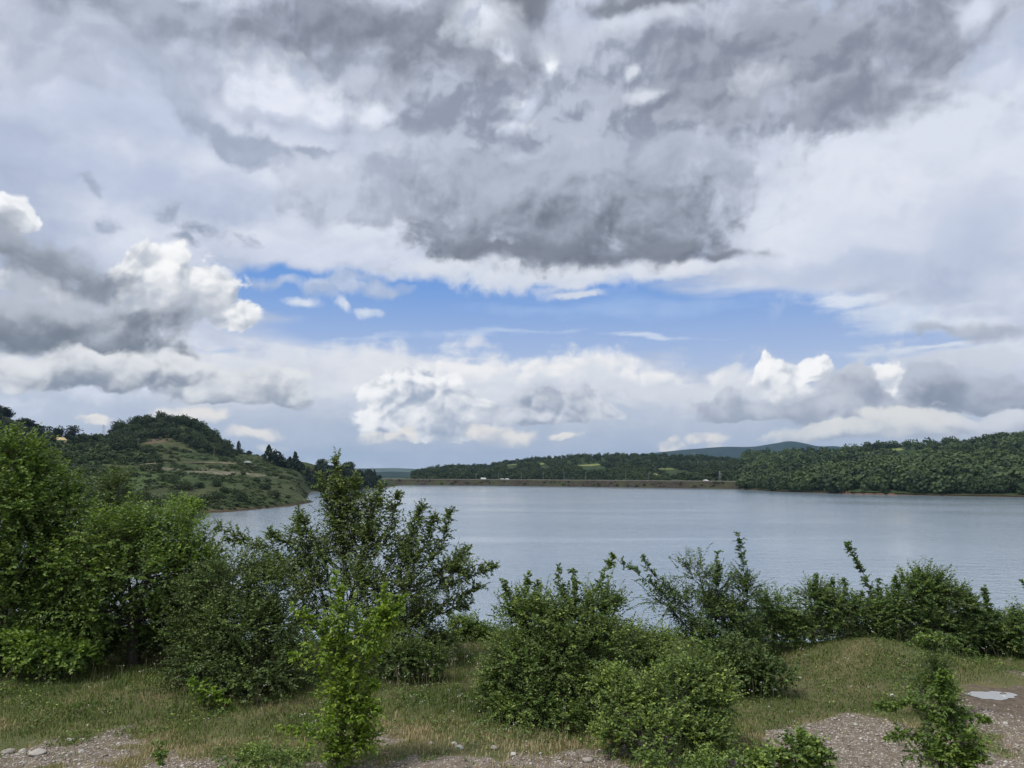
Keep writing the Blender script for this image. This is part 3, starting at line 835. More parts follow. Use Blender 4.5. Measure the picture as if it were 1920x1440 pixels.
# ================================================================ PLANT BUILDERS
def unit(v):
    return v / (np.linalg.norm(v, axis=-1, keepdims=True) + 1e-9)

def leaf_arrays(pos, axis, nrm, length, width, fold=0.25):
    """six-point leaves folded along the midrib: 2 quads each"""
    ax = unit(axis); sd = unit(np.cross(nrm, ax)); up = np.cross(ax, sd)
    L = length[:, None]; w = (length * width)[:, None]
    p = lambda a, b, c: pos + ax * L * a + sd * w * b + up * w * c
    V = np.stack([p(0, 0, 0), p(0.30, -0.5, fold), p(0.72, -0.36, fold * 0.6), p(1, 0, -0.1), p(0.72, 0.36, fold * 0.6), p(0.30, 0.5, fold)], 1)
    n = len(pos); b = np.arange(n)[:, None] * 6
    Q = np.concatenate([b + np.array([[0, 3, 2, 1]]), b + np.array([[0, 5, 4, 3]])], 1).reshape(-1, 4)
    return V.reshape(-1, 3), Q

def bez(S, M_, E, n):
    t = np.linspace(0, 1, n)[None, :, None]
    return (1 - t) ** 2 * S[:, None] + 2 * t * (1 - t) * M_[:, None] + t ** 2 * E[:, None]

def leaves_along(rs, paths, per, lsize, width, t0=0.2, spread=0.9, flat=0.5, twig_tint=None, droop=0.15, jit=0.0):
    """leaves set along the outer part of each twig"""
    N, M = paths.shape[:2]
    t = t0 + (1 - t0) * (np.arange(per)[None] + rs.rand(N, per) * 0.8) / per
    f = np.clip(t * (M - 1), 0, M - 1.001); i = f.astype(int); f = (f - i)[..., None]
    ar = np.arange(N)[:, None]
    pos = paths[ar, i] * (1 - f) + paths[ar, i + 1] * f
    tan_ = unit(paths[ar, i + 1] - paths[ar, i])
    side = unit(np.cross(tan_, np.array([0, 0, 1.0])) + 1e-3)
    sgn = np.where(np.arange(per) % 2 == 0, 1.0, -1.0)[None, :, None]
    rv = rs.normal(size=pos.shape)
    ax = unit(tan_ * 0.7 + side * sgn * spread + rv * 0.35 + np.array([0, 0, -droop]))
    nrm = unit(np.array([0, 0, 1.0]) * flat + rs.normal(size=pos.shape) * 0.5 + tan_ * 0.1)
    ln = lsize * (0.6 + 0.6 * rs.rand(N, per)) * (1.05 - 0.35 * t)
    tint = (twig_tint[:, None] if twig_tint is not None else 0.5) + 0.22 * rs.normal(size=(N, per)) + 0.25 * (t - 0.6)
    if jit: pos = pos + rs.normal(size=pos.shape) * jit
    V, Q = leaf_arrays(pos.reshape(-1, 3), ax.reshape(-1, 3), nrm.reshape(-1, 3), ln.reshape(-1), width)
    return V, Q, np.repeat(np.clip(tint.reshape(-1), 0, 1), 6)

def grow(name, label, cat, base, lobes, leaf, bark, seed, lsize=0.05, width=0.5, dens=1.0, per=14, twig=0.45, trunk_r=0.05,
         stems=None, shoots=(), group=None, foli='foliage', fork=0.0, up=0.35, tint0=0.35, thin_low=0.0, t0=0.15, flat=0.5, limb_vis=1.0, fill=0.35, gaps=0.75):
    """a woody plant: stems from the base to each lobe, limbs inside the lobes, leafy twigs that overrun their outline.
    lobes: (x, y, z, rx, ry, rz[, density]) in world metres"""
    rs = np.random.RandomState(seed)
    lsize *= 1.32; tint0 += 0.05
    base = np.array(base, float)
    lob = np.array([(l + (1.0,))[:7] for l in lobes], float)
    C = lob[:, :3] - base; Rd = lob[:, 3:6]; dn = lob[:, 6]
    tp, tr = [], []
    Mst = 8
    fk = np.array([0, 0, fork])
    nl = len(C)
    if fork > 0:
        s0 = np.array([[rs.normal() * 0.02, rs.normal() * 0.02, -0.15]]); e0 = fk[None] + rs.normal(size=(1, 3)) * 0.04 * fork
        tp.append(bez(s0, (s0 + e0) / 2 + rs.normal(size=(1, 3)) * 0.06 * fork, e0, Mst)); tr.append(np.linspace(trunk_r * 1.25, trunk_r * 0.8, Mst)[None])
        S = np.repeat(e0, nl, 0)
    else:
        S = rs.normal(size=(nl, 3)) * np.array([0.16, 0.12, 0]) * (1 + np.linalg.norm(C[:, :2], axis=1, keepdims=True) * 0.3); S[:, 2] = -0.15
    mid = (S + C) / 2 + np.stack([-(C[:, 0] - S[:, 0]) * 0.15, -(C[:, 1] - S[:, 1]) * 0.15, (C[:, 2] - S[:, 2]) * 0.12], 1) + rs.normal(size=(nl, 3)) * 0.08
    st = bez(S, mid, C, Mst)
    tp.append(st); tr.append(np.linspace(0.6 if fork > 0 else 0.5, 0.14, Mst)[None] ** 1.2 * trunk_r * (0.6 + 0.5 * rs.rand(nl, 1)))
    # limbs
    lp, ll = [], []
    for k in range(nl):
        nb = int(5 + 5 * dn[k] * dens * (Rd[k].prod() ** (1 / 3)) / 0.6)
        d = unit(rs.normal(size=(nb, 3)) + np.array([0, 0, up]))
        E = C[k] + d * Rd[k] * (0.45 + 0.45 * rs.rand(nb, 1))
        i = rs.randint(Mst // 2, Mst, nb)
        s_ = st[k, i]
        m_ = s_ + (E - s_) * 0.5 + np.array([0, 0, 0.12]) * Rd[k, 2] + rs.normal(size=(nb, 3)) * 0.07 * Rd[k].mean()
        lp.append(bez(s_, m_, E, 6)); ll.append(np.full(nb, k))
    lp = np.concatenate(lp); ll = np.concatenate(ll)
    tp6, tr6 = lp, np.linspace(1, 0.35, 6)[None] * trunk_r * 0.15 * (0.7 + 0.6 * rs.rand(len(lp), 1))
    # twigs
    Lt = np.minimum(twig, Rd.mean(1) * 0.9)
    area = (Rd[:, 0] * Rd[:, 1] + Rd[:, 1] * Rd[:, 2] + Rd[:, 0] * Rd[:, 2]) / Lt ** 2
    nt_ = np.maximum(12, (84 * dens * dn ** 0.7 * area)).astype(int)
    tw, tt = [], []
    for k in range(nl):
        n = nt_[k]
        own = np.where(ll == k)[0]
        j = own[rs.randint(0, len(own), n)]; i = rs.randint(1, 6, n)
        s1 = lp[j, i]
        d = unit(rs.normal(size=(n, 3)) + np.array([0, -0.15, up * 0.8]))
        s2 = C[k] + d * Rd[k] * (1 - fill * rs.rand(n, 1) ** 1.5) * 0.86
        pick = rs.rand(n, 1) < 0.35
        s_ = np.where(pick, s1, s2)
        out = unit((s_ - C[k]) / Rd[k] ** 2 + 1e-6)
        dr = unit(out * 0.9 + rs.normal(size=(n, 3)) * 0.5 + np.array([0, 0, up * 0.9]))
        ln = Lt[k] * (0.5 + 0.75 * rs.rand(n, 1)) * np.where(rs.rand(n, 1) < 0.07, 1.5, 1.0)
        e_ = s_ + dr * ln
        s_ = s_ - out * ln * 0.25
        m_ = (s_ + e_) / 2 + np.array([0, 0, 0.10]) * ln + rs.normal(size=(n, 3)) * 0.06 * ln
        tw.append(bez(s_, m_, e_, 5))
        hgt = np.clip((s_[:, 2] - C[k, 2]) / Rd[k, 2], -1, 1)
        q = s_ * (2.4 / twig)
        clump = (np.sin(q[:, 0] * 1.1 + seed) * np.sin(q[:, 1] + 2.1 * seed) + np.sin(q[:, 2] * 1.5 + q[:, 0] * 0.6 + seed)) * 0.6
        gone = (clump < -0.15) & (rs.rand(n) < gaps)          # hollows between the clumps of leaves
        tw[-1] = tw[-1][~gone]
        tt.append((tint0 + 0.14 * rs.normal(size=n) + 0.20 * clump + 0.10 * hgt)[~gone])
    tw = np.concatenate(tw); tt = np.concatenate(tt)
    if thin_low > 0:                     # leave the low inside open
        keep = (tw[:, -1, 2] > thin_low) | (rs.rand(len(tw)) < 0.25)
        tw, tt = tw[keep], tt[keep]
    low = tw[:, :, 2].min(1) > 0.0
    tw, tt = tw[low], tt[low]
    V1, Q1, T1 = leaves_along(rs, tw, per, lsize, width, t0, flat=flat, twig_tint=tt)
    LV, LQ, LT = [V1], [Q1], [T1]; off = len(V1)
    BV, BQ, bo = [], [], 0
    def addt(pth, rad, sides):
        nonlocal bo
        v_, q_ = tubes(pth, rad, sides); BV.append(v_); BQ.append(q_ + bo); bo += len(v_)
    for a_, b_ in zip(tp, tr): addt(a_, b_, 7)
    addt(tp6, tr6, 5)
    addt(tw, np.linspace(1, 0.4, 5)[None] * np.full((len(tw), 1), min(0.0032, trunk_r * 0.1)) * limb_vis, 3)
    for sh in shoots:                    # long leader shoots that stand out of the outline: [points], twigs, length
        pts, ntw, tl = sh[:3]
        ntw = int(ntw * 1.6)
        pts = np.array([tuple(q) for q in pts]) - base
        tq = np.linspace(0, len(pts) - 1, 14); ii = np.minimum(tq.astype(int), len(pts) - 2); ff = (tq - ii)[:, None]
        pth = (pts[ii] * (1 - ff) + pts[ii + 1] * ff)
        pth[1:-1] += rs.normal(size=(12, 3)) * 0.012
        addt(pth[None], np.linspace(1, 0.3, 14)[None] * trunk_r * 0.2, 5)
        t_ = np.sort(rs.rand(ntw)) ** 0.9
        f = np.clip(t_ * 13, 0, 12.99); i = f.astype(int); f = (f - i)[:, None]
        s_ = pth[i] * (1 - f) + pth[i + 1] * f
        tg = unit(pth[i + 1] - pth[i])
        e_ = s_ + unit(tg * 0.6 + rs.normal(size=(ntw, 3)) * 0.75 + np.array([0, 0, 0.1])) * tl * (1.15 - 0.65 * t_[:, None]) * (0.6 + 0.6 * rs.rand(ntw, 1))
        q = bez(s_, (s_ + e_) / 2 + np.array([0, 0, 0.02]), e_, 5)
        q = np.concatenate([q, pth[None, [9, 10, 11, 12, 13]]])
        tti = np.full(len(q), tint0 + 0.08)
        v_, q_, t__ = leaves_along(rs, q, max(5, int(per * 0.95)), lsize, width, 0.1, flat=flat, twig_tint=tti)
        LV.append(v_); LQ.append(q_ + off); LT.append(t__); off += len(v_)
        addt(q, np.linspace(1, 0.4, 5)[None] * np.full((len(q), 1), 0.003), 3)
    root = thing(name, label, cat, tuple(base), 0, group)
    make_obj('stems' if fork == 0 else 'trunk', np.concatenate(BV), np.concatenate(BQ), bark, True, None, root)
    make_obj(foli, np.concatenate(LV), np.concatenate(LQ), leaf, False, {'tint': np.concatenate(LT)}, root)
    return root

def lob(px, py, rx, ry, Y, dep=None, d=1.0):
    """a lobe of foliage whose middle shows at a photo pixel, at distance Y; radii given in photo pixels"""
    c = at(px, py, Y); k = Y / F_PX
    return (c.x, c.y, c.z, rx * k, (dep if dep is not None else rx * 0.85) * k, ry * k, d)
def gbase(px, Y):
    x = (px - 960) / F_PX / 0.994 * Y
    return (x, Y, float(near_z(np.array([x]), np.array([float(Y)]))[0]))

# ---------------------------------------------------------------- far trees: crowns of leafy clumps
def far_crown(rs, H, Wd, nclump=60, clump=0.7, per=1, shape='round', tint=0.4, zb=0.18):
    """points and faces of a crown; each clump is a ragged tuft of crossed leaf faces"""
    if shape == 'round':
        k = 9
        c = rs.normal(size=(k, 3)); c = unit(c) * (0.25 + 0.35 * rs.rand(k, 1))
        c = c * np.array([Wd * 0.5, Wd * 0.5, H * 0.36]) + np.array([0, 0, H * (0.5 + zb * 0.5)])
        r = (0.22 + 0.16 * rs.rand(k)) * Wd
        j = rs.randint(0, k, nclump); d = unit(rs.normal(size=(nclump, 3)) + np.array([0, 0, 0.35]))
        p = c[j] + d * r[j, None] * (0.75 + 0.3 * rs.rand(nclump, 1))
        nr = d
    elif shape == 'pine':
        t = rs.rand(nclump) ** 0.8
        a = rs.rand(nclump) * 2 * pi
        rr = Wd * 0.5 * (1 - t) ** 0.8 * (0.5 + 0.5 * rs.rand(nclump)) + 0.15
        p = np.stack([rr * np.cos(a), rr * np.sin(a), H * (0.15 + 0.85 * t)], 1)
        nr = unit(np.stack([np.cos(a), np.sin(a), 0.6 + 0 * a], 1))
    elif shape == 'poplar':
        t = rs.rand(nclump); a = rs.rand(nclump) * 2 * pi
        rr = Wd * 0.5 * np.sin(pi * np.clip(t * 0.9 + 0.08, 0, 1)) ** 0.6 * (0.4 + 0.6 * rs.rand(nclump))
        p = np.stack([rr * np.cos(a), rr * np.sin(a), H * (0.08 + 0.92 * t)], 1)
        nr = unit(np.stack([np.cos(a), np.sin(a), 0.9 + 0 * a], 1))
    # each clump: per faces
    P_ = np.repeat(p, per, 0) + rs.normal(size=(nclump * per, 3)) * clump * 0.28
    N_ = unit(np.repeat(nr, per, 0) + rs.normal(size=(nclump * per, 3)) * 0.6)
    ax = unit(np.cross(N_, rs.normal(size=P_.shape)))
    s_ = clump * (0.6 + 0.8 * rs.rand(len(P_)))
    b_ = np.cross(N_, ax)
    w1, w2 = (0.5 + 0.3 * rs.rand(len(P_), 1)), (0.5 + 0.3 * rs.rand(len(P_), 1))
    S = s_[:, None]
    V = np.stack([P_ - ax * S * 0.6, P_ - b_ * S * w1 * 0.8 + N_ * S * 0.15, P_ + ax * S * w2, P_ + b_ * S * 0.5 - N_ * S * 0.1], 1).reshape(-1, 3)
    Q = np.arange(len(V)).reshape(-1, 4)
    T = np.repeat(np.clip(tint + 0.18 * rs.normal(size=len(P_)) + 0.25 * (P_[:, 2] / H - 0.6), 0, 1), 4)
    return V, Q, T

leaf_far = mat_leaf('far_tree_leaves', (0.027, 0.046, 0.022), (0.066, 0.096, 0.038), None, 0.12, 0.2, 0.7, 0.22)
leaf_dark = mat_leaf('dark_conifer_needles', (0.010, 0.020, 0.012), (0.028, 0.045, 0.024), None, 0.05, 0.2, 0.7, 0.15)
leaf_scrub = mat_leaf('scrub_leaves', (0.030, 0.050, 0.020), (0.075, 0.105, 0.036), None, 0.12, 0.2, 0.7, 0.25)
bark_m = mat_bark()

def far_tree(name, label, cat, loc, H, Wd, seed, mat=leaf_far, shape='round', n=260, clump=0.8, group=None, per=3, trunk=0.3, zb=0.18, tint=0.4):
    rs = np.random.RandomState(seed)
    t = thing(name, label, cat, loc, rs.rand() * 6.28, group)
    V, Q, T = far_crown(rs, H, Wd, n, clump, per, shape, tint, zb)
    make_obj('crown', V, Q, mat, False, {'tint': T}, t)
    mb = MB()
    tp = np.array([(0, 0, -0.8), (0.05 * Wd * rs.normal() * 0.4, 0, H * 0.3), (0.1 * rs.normal(), 0.1 * rs.normal(), H * 0.75)])
    mb.tube(tp, np.array([0.035, 0.026, 0.012]) * H * (0.6 if shape != 'round' else 1.0) + 0.04, 6)
    for k in range(4):
        a = rs.rand() * 6.28
        mb.tube([(0, 0, H * 0.32), (0.18 * Wd * cos(a), 0.18 * Wd * sin(a), H * 0.55), (0.3 * Wd * cos(a), 0.3 * Wd * sin(a), H * 0.7)], [0.014 * H, 0.01 * H, 0.005 * H], 5)
    mb.obj('trunk', bark_m, t, True)
    return t

# ================================================================ FAR SHORES
# ---- the wood on the far hills: one mass, thousands of crowns
def forest(name, label, surf, region, n, Hm, seed, skip=(), faces=(90, 230)):
    rs = np.random.RandomState(seed)
    protos = [far_crown(np.random.RandomState(seed * 31 + k), 9.0, 9.5, f, 1.15, 2, 'round', 0.40, 0.0) for k, f in enumerate([faces[1]] * 5 + [faces[0]] * 5)]
    bv = bvh(surf)
    VV, QQ, TT, off, cnt = [], [], [], 0, 0
    fields = [h for h in (hit(px, py, surf) for px, py, rx, ry in FIELDS) if h is not None]
    frs = [(hit(px, py, surf), rx, ry) for px, py, rx, ry in FIELDS]
    frs = [(h, rx, ry) for h, rx, ry in frs if h is not None]
    for _ in range(n * 3):
        if cnt >= n: break
        px = region[0] + rs.rand() * (region[1] - region[0])
        Y = region[2] * (region[3] / region[2]) ** rs.rand()
        x = (px - 960) / F_PX * Y
        h = bv.ray_cast(Vector((x, Y, 900)), Vector((0, 0, -1)))
        if h[0] is None or h[0].z < 1.0: continue
        z = h[0].z
        # leave the meadows open
        d = Vector((x, Y, z)) - EYE
        skipit = False
        for hf, rx, ry in frs:
            k = hf.y / F_PX
            if abs(x - hf.x) < rx * k * (0.85 + 0.2 * rs.rand()) and -ry * k * 14 - 145 < Y - hf.y < ry * k * 8: skipit = True; break
        if skipit: continue
        cnt += 1
        sc = Hm / 9.0 * (0.55 + 0.95 * rs.rand() ** 1.8)
        far = Y > 750
        V, Q, T = protos[rs.randint(5) + (5 if far else 0)]
        a = rs.rand() * 6.28; c, s = cos(a), sin(a)
        ww = sc * (0.85 + 0.35 * rs.rand())
        v = np.stack([(V[:, 0] * c - V[:, 1] * s) * ww + x, (V[:, 0] * s + V[:, 1] * c) * ww + Y, (V[:, 2] - 1.2) * sc + z], 1)
        VV.append(v.astype(np.float32)); QQ.append(Q + off); off += len(v)
        TT.append(np.clip(T + 0.38 * rs.normal() + 0.25 * math.sin(x * 0.02 + 2 * math.sin(Y * 0.013)), 0, 1))
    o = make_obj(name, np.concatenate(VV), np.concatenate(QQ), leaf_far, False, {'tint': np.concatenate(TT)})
    o['kind'] = 'stuff'; o['label'] = label
forest('forest', 'dense dark green wood covering the hills on the right shore', 'hills', (1384, 2250, 462, 1450), 5200, 9.5, 3)
forest('forest', 'dark wood covering the long hill behind the dam', 'hills_behind_dam', (775, 1480, 745, 1600), 5200, 6.4, 5, faces=(80, 90))
# meadows among the wood
m, nt = new_mat('meadow_grass')
n_ = nt.noise(gpos(nt), 0.08, 4, 0.6)
finish(nt, principled(nt, nt.mix(nt.rng(n_, 0.35, 0.65), (0.13, 0.17, 0.05), (0.20, 0.20, 0.085)), 0.95, 0.1))
meadow_mat = m
for px, py, rx, ry in FIELDS:
    sf = 'hills_behind_dam' if px < 1380 else 'hills'
    h = hit(px, py, sf)
    if h is None: continue
    k = h.y / F_PX
    nx_, ny_ = 22, 10
    V = []
    for j in range(ny_):
        for i in range(nx_):
            u, v = (i / (nx_ - 1) - .5) * 2, (j / (ny_ - 1) - .5) * 2
            sq = sqrt(max(0.05, 1 - abs(v) ** 3)) * (1 + 0.08 * sin(5 * v + px))
            x, y = h.x + u * rx * k * sq, h.y + v * ry * k * 9
            z = ground_at(sf, x, y)
            V.append((x, y, (z if z is not None else h.z) + 0.5))
    o = make_obj('meadow', V, grid_faces(ny_, nx_), meadow_mat, True); o['kind'] = 'structure'

# ---- single trees along the right shore line
protos = []
for k in range(5):
    protos.append((far_crown(np.random.RandomState(700 + k), 11, 11 + k, 420, 0.75, 3, 'round', 0.34, -0.25)))
rs = np.random.RandomState(9)
first = {}
sides = ['left end', 'middle', 'right end']
for i in range(58):
    px = 1388 + i * 10.4 + rs.rand() * 5
    Y = float(np.interp(px, [1385, 1450, 1530, 1600, 1680, 1750, 1840, 1930, 2000], [632, 567, 528, 499, 480, 466, 452, 440, 433])) + 5 + 7 * rs.rand()
    if 1570 < px < 1690: Y += 12
    x = (px - 960) / F_PX * Y
    z = ground_at('hills', x, Y)
    if z is None: continue
    k = i % 5; sc = 0.62 + 0.42 * rs.rand()
    if 1500 > px: sc *= 0.85
    if k not in first:
        t = thing('shore_tree', 'dark green tree of the right shore row standing left of the red earth bank', 'tree', (x, Y, z - 0.4), rs.rand() * 6, 'trees lining the right shore')
        V, Q, T = protos[k]
        make_obj('crown', V, Q, leaf_far, False, {'tint': T}, t)
        MB().tube([(0, 0, -1), (0.1, 0, 3), (0, 0.1, 8)], [0.35, 0.25, 0.1], 6).obj('trunk', bark_m, t, True)
        t.scale = (sc, sc, sc); first[k] = t
    else:
        dup(first[k], (x, Y, z - 0.4), rs.rand() * 6, sc,
            'dark green tree of the right shore row standing left of the red earth bank' if px < 1565 else
            'dark green tree of the right shore row standing just above the red earth bank' if px < 1690 else
            'large rounded dark tree of the shore row right of the red earth bank')
# red earth bank at the waterline on the right
def bank(px0, px1, label, hmax, seed):
    rs = np.random.RandomState(seed)
    V = []; nx_ = 60; ny_ = 8
    for j in range(ny_):
        for i in range(nx_):
            px = px0 + (px1 - px0) * i / (nx_ - 1)
            Ys = float(np.interp(px, [1385, 1450, 1530, 1600, 1680, 1750], [632, 567, 528, 499, 480, 466]))
            t = j / (ny_ - 1)
            hh = hmax * (0.35 + 0.65 * abs(sin(i * 0.21 + seed)) ** 0.7) * sin(pi * min(1, max(0, i / (nx_ - 1)))) ** 0.5
            Y = Ys - 1.2 + t * 6 + 0.5 * rs.rand()
            V.append(((px - 960) / F_PX * Y, Y, -0.5 + (hh + 0.5) * t ** 0.7 + 0.25 * rs.rand()))
    o = make_obj('earth_bank', V, grid_faces(ny_, nx_), mat_flat('red_earth', (0.13, 0.080, 0.058), 0.95, 0.35, 0.8), False)
    o['kind'] = 'structure'
bank(1568, 1592, '', 3.4, 1); bank(1596, 1682, '', 2.8, 4)

# ---- dam: stone-faced embankment with a road along the top
def dam_line(px):          # (distance of the crest)
    return float(np.interp(px, [690, 735, 900, 1100, 1250, 1400, 1440], [870, 850, 812, 745, 695, 648, 636]))
pxs = np.linspace(722, 1408, 120)
rs = np.random.RandomState(4)
prof = [(-15, -2.0), (-12.5, 0.2), (-9, 1.6), (-6, 3.2), (-4.2, 4.5), (-3.6, 5.6), (-3.4, 5.7), (4, 5.7), (14, 0), (18, -4)]
V = []
for j, (dy, z) in enumerate(prof):
    for i, px in enumerate(pxs):
        Y = dam_line(px) + dy; n_ = 0.35 if 1 <= j <= 4 else 0.0
        V.append(((px - 960) / F_PX * Y, Y + n_ * rs.normal(), z + 0.6 * n_ * rs.normal()))
m, nt = new_mat('dam_stone')
p = gpos(nt)
n1 = nt.noise(p, 0.5, 5, 0.65); n2 = nt.noise(p, 0.08, 4, 0.6)
c = nt.mix(nt.rng(n1, 0.35, 0.65), (0.024, 0.021, 0.017), (0.062, 0.051, 0.040))
c = nt.mix(nt.rng(n2, 0.45, 0.62), c, (0.05, 0.055, 0.028))
finish(nt, principled(nt, c, 0.95, 0.1, bump(nt, n1, 1.0, 0.6)))
o = make_obj('dam', V, grid_faces(len(prof), len(pxs)), m, False)
tag(o, 'long low dam faced with rust brown stone across the far end of the lake', 'dam')
V = []
for dy, z in ((-2.6, 5.704), (2.8, 5.704)):
    for px in pxs:
        Y = dam_line(px) + dy; V.append(((px - 960) / F_PX * Y, Y, z))
o = make_obj('dam_road', V, grid_faces(2, len(pxs)), mat_flat('asphalt', (0.055, 0.055, 0.057), 0.9), True); o['kind'] = 'structure'
# low wall on the lake side of the road
V = []
for dy, z in ((-3.3, 5.5), (-3.3, 6.35), (-2.95, 6.35), (-2.95, 5.6)):
    for px in pxs:
        Y = dam_line(px) + dy; V.append(((px - 960) / F_PX * Y, Y, z))
o = make_obj('parapet_wall', V, grid_faces(4, len(pxs)), mat_flat('weathered_concrete', (0.12, 0.115, 0.10), 0.9, 0.25, 0.3), False)
tag(o, 'low pale concrete wall running along the road on top of the dam', 'wall')
# shrubs rooted in the stone face
pro = far_crown(np.random.RandomState(77), 2.0, 3.0, 60, 0.5, 2, 'round', 0.5, -0.3)
sh0 = None
for i in range(64):
    px = 735 + 650 * rs.rand(); Y = dam_line(px) - 4 - 7 * rs.rand()
    zz = float(np.interp(Y - dam_line(px), [-12.5, -9, -6, -4.2], [0.2, 1.6, 3.2, 4.5]))
    loc = ((px - 960) / F_PX * Y, Y, zz)
    if sh0 is None:
        sh0 = thing('dam_shrub', 'small green shrub rooted in the stone face of the dam', 'shrub', loc, 0, 'shrubs on the dam face')
        make_obj('crown', pro[0], pro[1], leaf_scrub, False, {'tint': pro[2]}, sh0)
        MB().tube([(0, 0, -0.5), (0, 0.05, 0.6), (0.1, 0, 1.3)], [0.06, 0.05, 0.02], 5).obj('stem', bark_m, sh0)
    else:
        s_ = 0.5 + 0.6 * rs.rand(); dup(sh0, loc, rs.rand() * 6, s_)

# ---- street lamps on the dam
steel = mat_flat('galvanised_steel', (0.30, 0.31, 0.32), 0.5, 0.1, 2.0, 0.5, 0.3)
LAMPS = {893: 'thin lamp post at the left end of the row on the dam, beside the van', 935: 'second lamp post from the left on the dam, just left of the silver car',
         978: 'third lamp post from the left on the dam', 1018: 'fourth lamp post from the left on the dam', 1057: 'fifth lamp post from the left on the dam',
         1097: 'sixth lamp post from the left on the dam', 1172: 'second lamp post from the right on the dam', 1215: 'lamp post at the right end of the row on the dam'}
l0 = None
for px in (893, 935, 978, 1018, 1057, 1097, 1172, 1215):
    Y = dam_line(px) + 3.2
    loc = ((px - 960) / F_PX * Y, Y, 5.6)
    if l0 is None:
        l0 = thing('street_lamp', LAMPS[893], 'street lamp', loc, 0, 'lamp posts along the dam road')
        MB().tube([(0, 0, 0), (0, 0, 3.5), (0, 0, 7.4)], [0.13, 0.10, 0.07], 8).obj('pole', steel, l0, True)
        MB().tube([(0, 0, 7.3), (0, -0.6, 7.75), (0, -1.4, 7.9)], [0.06, 0.05, 0.045], 6).obj('arm', steel, l0, True)
        MB().box((0, -1.65, 7.88), (0.28, 0.65, 0.14), 0, 0.7).obj('lamp_head', mat_flat('lamp_grey', (0.42, 0.42, 0.4)), l0)
    else:
        dup(l0, loc, 0, 1.0, LAMPS[px])
# ---- pylons
def pylon(px, py_base, Y, H, label, surf=None):
    b = at(px, py_base, Y)
    t = thing('lattice_pylon', label, 'pylon', tuple(b), 0.5)
    mb = MB(); w0, w1 = H * 0.10, H * 0.02
    cn = [(-1, -1), (1, -1), (1, 1), (-1, 1)]
    for sx, sy in cn:
        mb.tube([(sx * w0, sy * w0, -1), (sx * w1, sy * w1, H)], [0.09, 0.06], 4)
    for k in range(7):
        f0, f1 = k / 7, (k + 1) / 7; a = w0 + (w1 - w0) * f0; b_ = w0 + (w1 - w0) * f1
        for q in range(4):
            c0, c1 = cn[q], cn[(q + 1) % 4]
            mb.tube([(c0[0] * a, c0[1] * a, f0 * H), (c1[0] * b_, c1[1] * b_, f1 * H)], [0.05, 0.05], 4)
            mb.tube([(c1[0] * a, c1[1] * a, f0 * H), (c0[0] * b_, c0[1] * b_, f1 * H)], [0.05, 0.05], 4)
    mb.obj('lattice', steel, t)
    ma = MB()
    for zz, w in ((0.8, 0.14), (0.92, 0.10)):
        ma.tube([(-w * H, 0, H * zz), (0, 0, H * (zz + 0.03)), (w * H, 0, H * zz)], [0.07, 0.09, 0.07], 4)
    ma.obj('crossarm', steel, t)
    return t
pylon(193, 824, 640, 12.0, 'small dark pylon on the saddle left of the wooded knoll')
pylon(998, 872, 1330, 17.0, 'grey lattice pylon on the skyline of the hill behind the dam')
pylon(1087, 862, 1380, 13.0, 'distant small pylon on the skyline right of the taller grey one')
pylon(1350, 903, 668, 9.0, 'pale lattice pylon near the right end of the dam')

